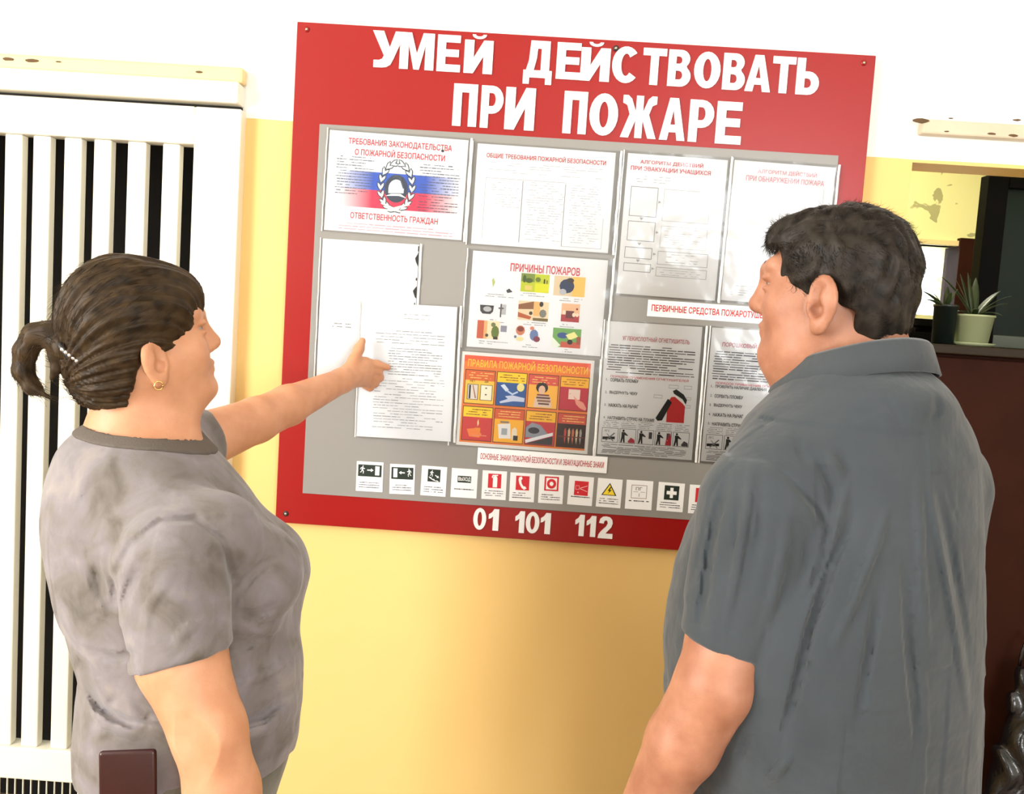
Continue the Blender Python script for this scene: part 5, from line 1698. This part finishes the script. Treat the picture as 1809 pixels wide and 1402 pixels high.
armM += hanging_hand(MWr, V3(-.75, .55, -.1), V3(.3, .6, 0)) + hanging_hand(RWm, V3(-.6, .7, -.1), V3(-.7, -.5, 0))
hcm = P(1460, 1402, YM); hcm[2] = .84
legsM = []
for q in (-1, 1):
    h0 = hcm + lM * .10 * q; kn = hcm + lM * .10 * q + fM * .02; kn[2] = .48; an = hcm + lM * .10 * q - fM * .01; an[2] = .09
    legsM += [Cone(h0, kn, .09, .06, .04), Cone(kn, an, .06, .04, .03), Cone(an - V3(0, 0, .03), an + fM * .12 - V3(0, 0, .065), .032, .022, .02)]
bodyM = hpm + neckM + [innerM] + armM + legsM
manroot = tag(empty('person', (hcm[0], hcm[1], 0)), 'person with short dark hair in a grey polo shirt seen from behind', 'person')
vs, fs = surface(bodyM, (.02, -.97, .01), (.72, -.30, 1.74), .0036)
mp = [fast_mesh('body', relax(vs, fs, 1), fs, SKIN_M)]

# polo shirt
M_POLO = cloth_mat('grey_pique', [(.034, .041, .047), (.041, .049, .056), (.048, .056, .064)], 6, .85, .2, 1500)
send = P(1286, 1141, -.815)
sdm = (send - MS) / np.linalg.norm(send - MS)
sl_m = cutcone(MS + V3(0, 0, -.004), send, .092, .067, P(1262, 1210, -.82) - P(1290, 1135, -.82), .006)
sh_m = Cone(P(1470, 760, YM), MS + V3(.006, .01, .02), .06, .078, .06)
sh_m2 = Cone(P(1570, 760, YM), RSm + V3(0, 0, .02), .06, .07, .06)
sl_m2 = cutcone(RSm, RSm + (REm - RSm) * .8, .078, .07, REm - RSm, .03)
nearM = lambda p: 1 / (1 + np.exp((p[:, 1] - (YM + .02)) * 60))
fm = folds([
    ([(1640, 850), (1660, 950), (1690, 1110), (1712, 1270)], .007, .006), ([(1655, 860), (1682, 1000), (1708, 1150)], .012, -.004), ([(1622, 830), (1628, 1000), (1638, 1180)], .012, .005),
    ([(1570, 890), (1545, 970), (1505, 1070), (1470, 1150)], .010, .007), ([(1500, 850), (1470, 940), (1440, 1010)], .008, .007), ([(1480, 900), (1452, 980), (1432, 1040)], .007, -.006),
    ([(1520, 880), (1475, 985), (1430, 1110), (1400, 1240), (1375, 1330)], .020, -.010),
    ([(1337, 798), (1400, 850), (1438, 894), (1463, 938), (1456, 1000), (1400, 1093)], .005, -.006),                       # armhole seam
    ([(1330, 810), (1318, 900), (1300, 1010), (1277, 1125)], .009, .008), ([(1290, 835), (1262, 930), (1243, 1060), (1235, 1112)], .012, -.008), ([(1345, 830), (1345, 930), (1320, 1050)], .010, -.004),
    ([(1395, 900), (1380, 1000), (1345, 1130)], .018, .005), ([(1430, 930), (1425, 1000), (1390, 1090)], .010, -.004),
    ([(1445, 810), (1468, 860), (1472, 910)], .010, -.007), ([(1462, 800), (1488, 850)], .009, .005), ([(1480, 790), (1505, 840)], .009, -.004), ([(1400, 760), (1430, 830)], .014, -.004),
    ([(1652, 690), (1656, 725), (1640, 752)], .007, -.005), ([(1560, 700), (1600, 750)], .008, -.003),
    ([(1560, 1000), (1535, 1150), (1510, 1300)], .03, -.006), ([(1595, 960), (1605, 1150), (1625, 1350)], .026, -.006), ([(1400, 1330), (1350, 1390)], .014, .008), ([(1330, 1290), (1300, 1350)], .012, -.006),
    ([(1215, 1096), (1290, 1112), (1368, 1146)], .0025, -.0022)], nearM)
hemM = P(1470, 1520, YM)
shirtM = [torsoM, sh_m, sh_m2, Ell(P(1545, 708, -.70), (.105, .12, .052), None, .04), sl_m, sl_m2,
          Cone(P(1505, 590, -.66), P(1488, 668, -.645), .082, .074, .006, '-'),
          Fn(lambda p: hemM[2] - p[:, 2], hemM, 10, .004, '&'),
          Fn(lambda p: fm(p) + .0015 * snoise(p, 30, 9), V3(0, 0, 0), 10, .01, 'off')]
vs, fs = surface(shirtM, (.06, -.97, .66), (.72, -.40, 1.48), .0036)
mp.append(fast_mesh('polo_shirt', relax(vs, fs, 1), fs, M_POLO))
# folded collar
Cc = P(1507, 656, -.668)
NS = 72
prof = [(-.006, -.048), (-.004, -.012), (.000, .0), (.004, .003), (.0085, -.001), (.015, -.018), (.0235, -.041), (.0205, -.0425), (.010, -.025), (.002, -.020)]
V, F = [], []
for i in range(NS):
    t = 2 * math.pi * i / NS
    for (dr, dz) in prof:
        rf, rl = .098 + dr, .090 + dr
        c = Cc + math.cos(t) * rf * fM + math.sin(t) * rl * lM
        c[2] += .022 + dz - .30 * math.cos(t) * .098 + .0015 * math.sin(3 * t)
        V.append(c)
n = len(prof)
for i in range(NS):
    for k in range(n):
        F.append((i * n + k, ((i + 1) % NS) * n + k, ((i + 1) % NS) * n + (k + 1) % n, i * n + (k + 1) % n))
mp.append(mesh_obj('collar', V, F, cloth_mat('grey_collar_rib', [(.040, .047, .053), (.050, .057, .064)], 6, .85, .2, 1200), None, True))
# trousers and shoes
M_TRM = cloth_mat('dark_trousers', [(.012, .013, .014), (.02, .021, .022)], 8)
hipM = Fn(lambda p: np.maximum(torsoM.d(p) + .012, np.maximum(p[:, 2] - .86, .72 - p[:, 2])), hcm, .4, .05)
trm = [hipM]
for q in (-1, 1):
    h0 = hcm + lM * .10 * q; h0[2] = .78; kn = hcm + lM * .10 * q + fM * .02; kn[2] = .48; an = hcm + lM * .10 * q - fM * .01; an[2] = .06
    trm += [Cone(h0, kn, .11, .088, .05), Cone(kn, an, .088, .075, .03)]
trm += [Fn(lambda p: .03 - p[:, 2], hcm, 10, .004, '&')]
vs, fs = surface(trm, (.1, -.95, 0), (.8, -.40, .9), .006)
mp.append(fast_mesh('trousers', relax(vs, fs, 1), fs, M_TRM))
for q in (-1, 1):
    an = hcm + lM * .10 * q; an[2] = 0
    sp = [Ell(an + fM * .055 + V3(0, 0, .03), (.15, .05, .052), frame_from(AM), .02), Ell(an - fM * .03 + V3(0, 0, .06), (.065, .046, .055), frame_from(AM), .03),
          Fn(lambda p: -p[:, 2] + .002, an, 10, .003, '&')]
    c0 = an + fM * .04
    vs, fs = surface(sp, c0 - V3(.22, .22, 0.02), c0 + V3(.22, .22, .16), .006)
    mp.append(fast_mesh('shoe', vs, fs, M_SHOE))

# hair
M_HAIRM = hair_mat('dark_hair', (.006, .0045, .0033), (.036, .027, .020))
locm = lambda p: ((p - HCM) @ MM_.T) / HM


def hair_m(p):
    q = locm(p)
    d = Ell((-.014, 0, .024), (.100, .087, .092)).d(q)
    d = smin(d, Ell((-.045, 0, -.032), (.060, .066, .062)).d(q), .03)
    d = smin(d, Ell((.040, 0, .058), (.058, .062, .048)).d(q), .02)
    w = q + .012 * np.stack([np.sin(q[:, 2] * 55), np.sin(q[:, 0] * 60), np.sin(q[:, 1] * 50)], 1)
    d = d + .0012 * np.sin(w[:, 0] * 150 + 50 * w[:, 2] + 3 * np.sin(w[:, 1] * 70)) + .0012 * np.sin(w[:, 2] * 130 - 90 * w[:, 1]) + .0010 * np.sin(w[:, 1] * 260 + w[:, 0] * 180)
    side = np.clip((np.abs(q[:, 1]) - .02) / .04, 0, 1)
    g = np.interp(q[:, 2], [-.14, -.07, -.035, -.022, -.006, .0, .028, .048, .058, .066], [-.052, -.044, -.036, .0, .050, .060, .064, .068, .092, .2])
    d = smax(d, (q[:, 0] - g - .004 * np.sin(q[:, 1] * 120 + q[:, 2] * 90)) * .8, .005)
    ear = Ell((.000, 0, -.036), (.036, .03, .046))
    qe = q.copy(); qe[:, 1] = np.abs(q[:, 1]) - .094
    d = smax(d, -ear.d(qe), .006)
    d = smax(d, -.098 - .12 * (q[:, 0] + .06) - q[:, 2] + .003 * np.sin(q[:, 1] * 200), .008)
    return d * HM


hv, hf = surface([Fn(hair_m, HCM, .3, .01)], HCM - .2, HCM + .2, .0028)
r_ = np.random.default_rng(11)
ns = 16000
sel = r_.choice(len(hv), ns, replace=False)
q = locm(hv[sel])
nrm = hv[sel] - HMf(-.02, 0, .03); nrm /= np.linalg.norm(nrm, axis=1)[:, None]
flow = np.where((q[:, 2] > .06)[:, None], (MM_[0] * .7 + MM_[1] * .35)[None] * np.where(q[:, 0] > .0, 1, -1)[:, None] + MM_[2] * -.1, -MM_[2][None] * .9 - MM_[0][None] * .5)
flow = flow + .55 * np.stack([np.sin(q @ V3(60, 20, 50)), np.sin(q @ V3(20, 70, -40)), np.sin(q @ V3(-50, 30, 60))], 1)
flow = flow - nrm * (flow * nrm).sum(1)[:, None]
flow = flow / (np.linalg.norm(flow, axis=1)[:, None] + 1e-6) + nrm * r_.uniform(.0, .22, (ns, 1)) + r_.normal(0, .12, (ns, 3))
keep = ~((q[:, 0] > .06) & (q[:, 2] < .05))
sv, sf = strands(hv[sel][keep] - nrm[keep] * .002, flow[keep], r_.uniform(.010, .022, keep.sum()), .00045, r_.normal(.4, .9, keep.sum()), 12, 4)
hm = fast_mesh('hair', np.concatenate([hv, sv]), np.concatenate([hf, sf + len(hv)]), M_HAIRM)
hm['label'] = 'short wavy dark hair'
mp.append(hm)
eyes(HMf, MM_, HM, mp)
for q in (-1, 1):
    mp.append(tube('eyebrow', [HMf(.091, .012 * q, .025), HMf(.089, .03 * q, .030), HMf(.076, .048 * q, .026)], [.0035, .0045, .002], M_HAIRM))
keep_local(mp, manroot)

# ================================================================== BLACK BAG BY THE CABINET
M_BAG = mat('black_plastic_bag', (.006, .006, .007), .22, .2, 20, .5, 60, spec=.7)
bagc = P(1800, 1300, .0)
bag = tag(empty('plastic_bag', (bagc[0] + .03, 0.0, bagc[2] - .32)), 'crumpled shiny black plastic bag hanging on the cabinet door', 'bag')
bp_ = [Ell(bagc + V3(.03, .0, -.12), (.085, .05, .17), None, .03), Ell(bagc + V3(.02, .0, .06), (.05, .03, .11), None, .05),
       Fn(lambda p: .006 * np.sin(p[:, 0] * 150 + 2 * np.sin(p[:, 2] * 40)) + .006 * snoise(p, 60, 2), V3(0, 0, 0), 10, .01, 'off')]
vs, fs = surface(bp_, bagc - V3(.12, .10, .34), bagc + V3(.18, .074, .24), .005)
bo = fast_mesh('sack', vs, fs, M_BAG)
hd = tube('handle', [bagc + V3(.02 + .02 * math.cos(a), .03, .15 + .07 * math.sin(a)) for a in np.linspace(0, 3.14, 12)], .004, M_BAG)
keep_local([bo, hd], bag)
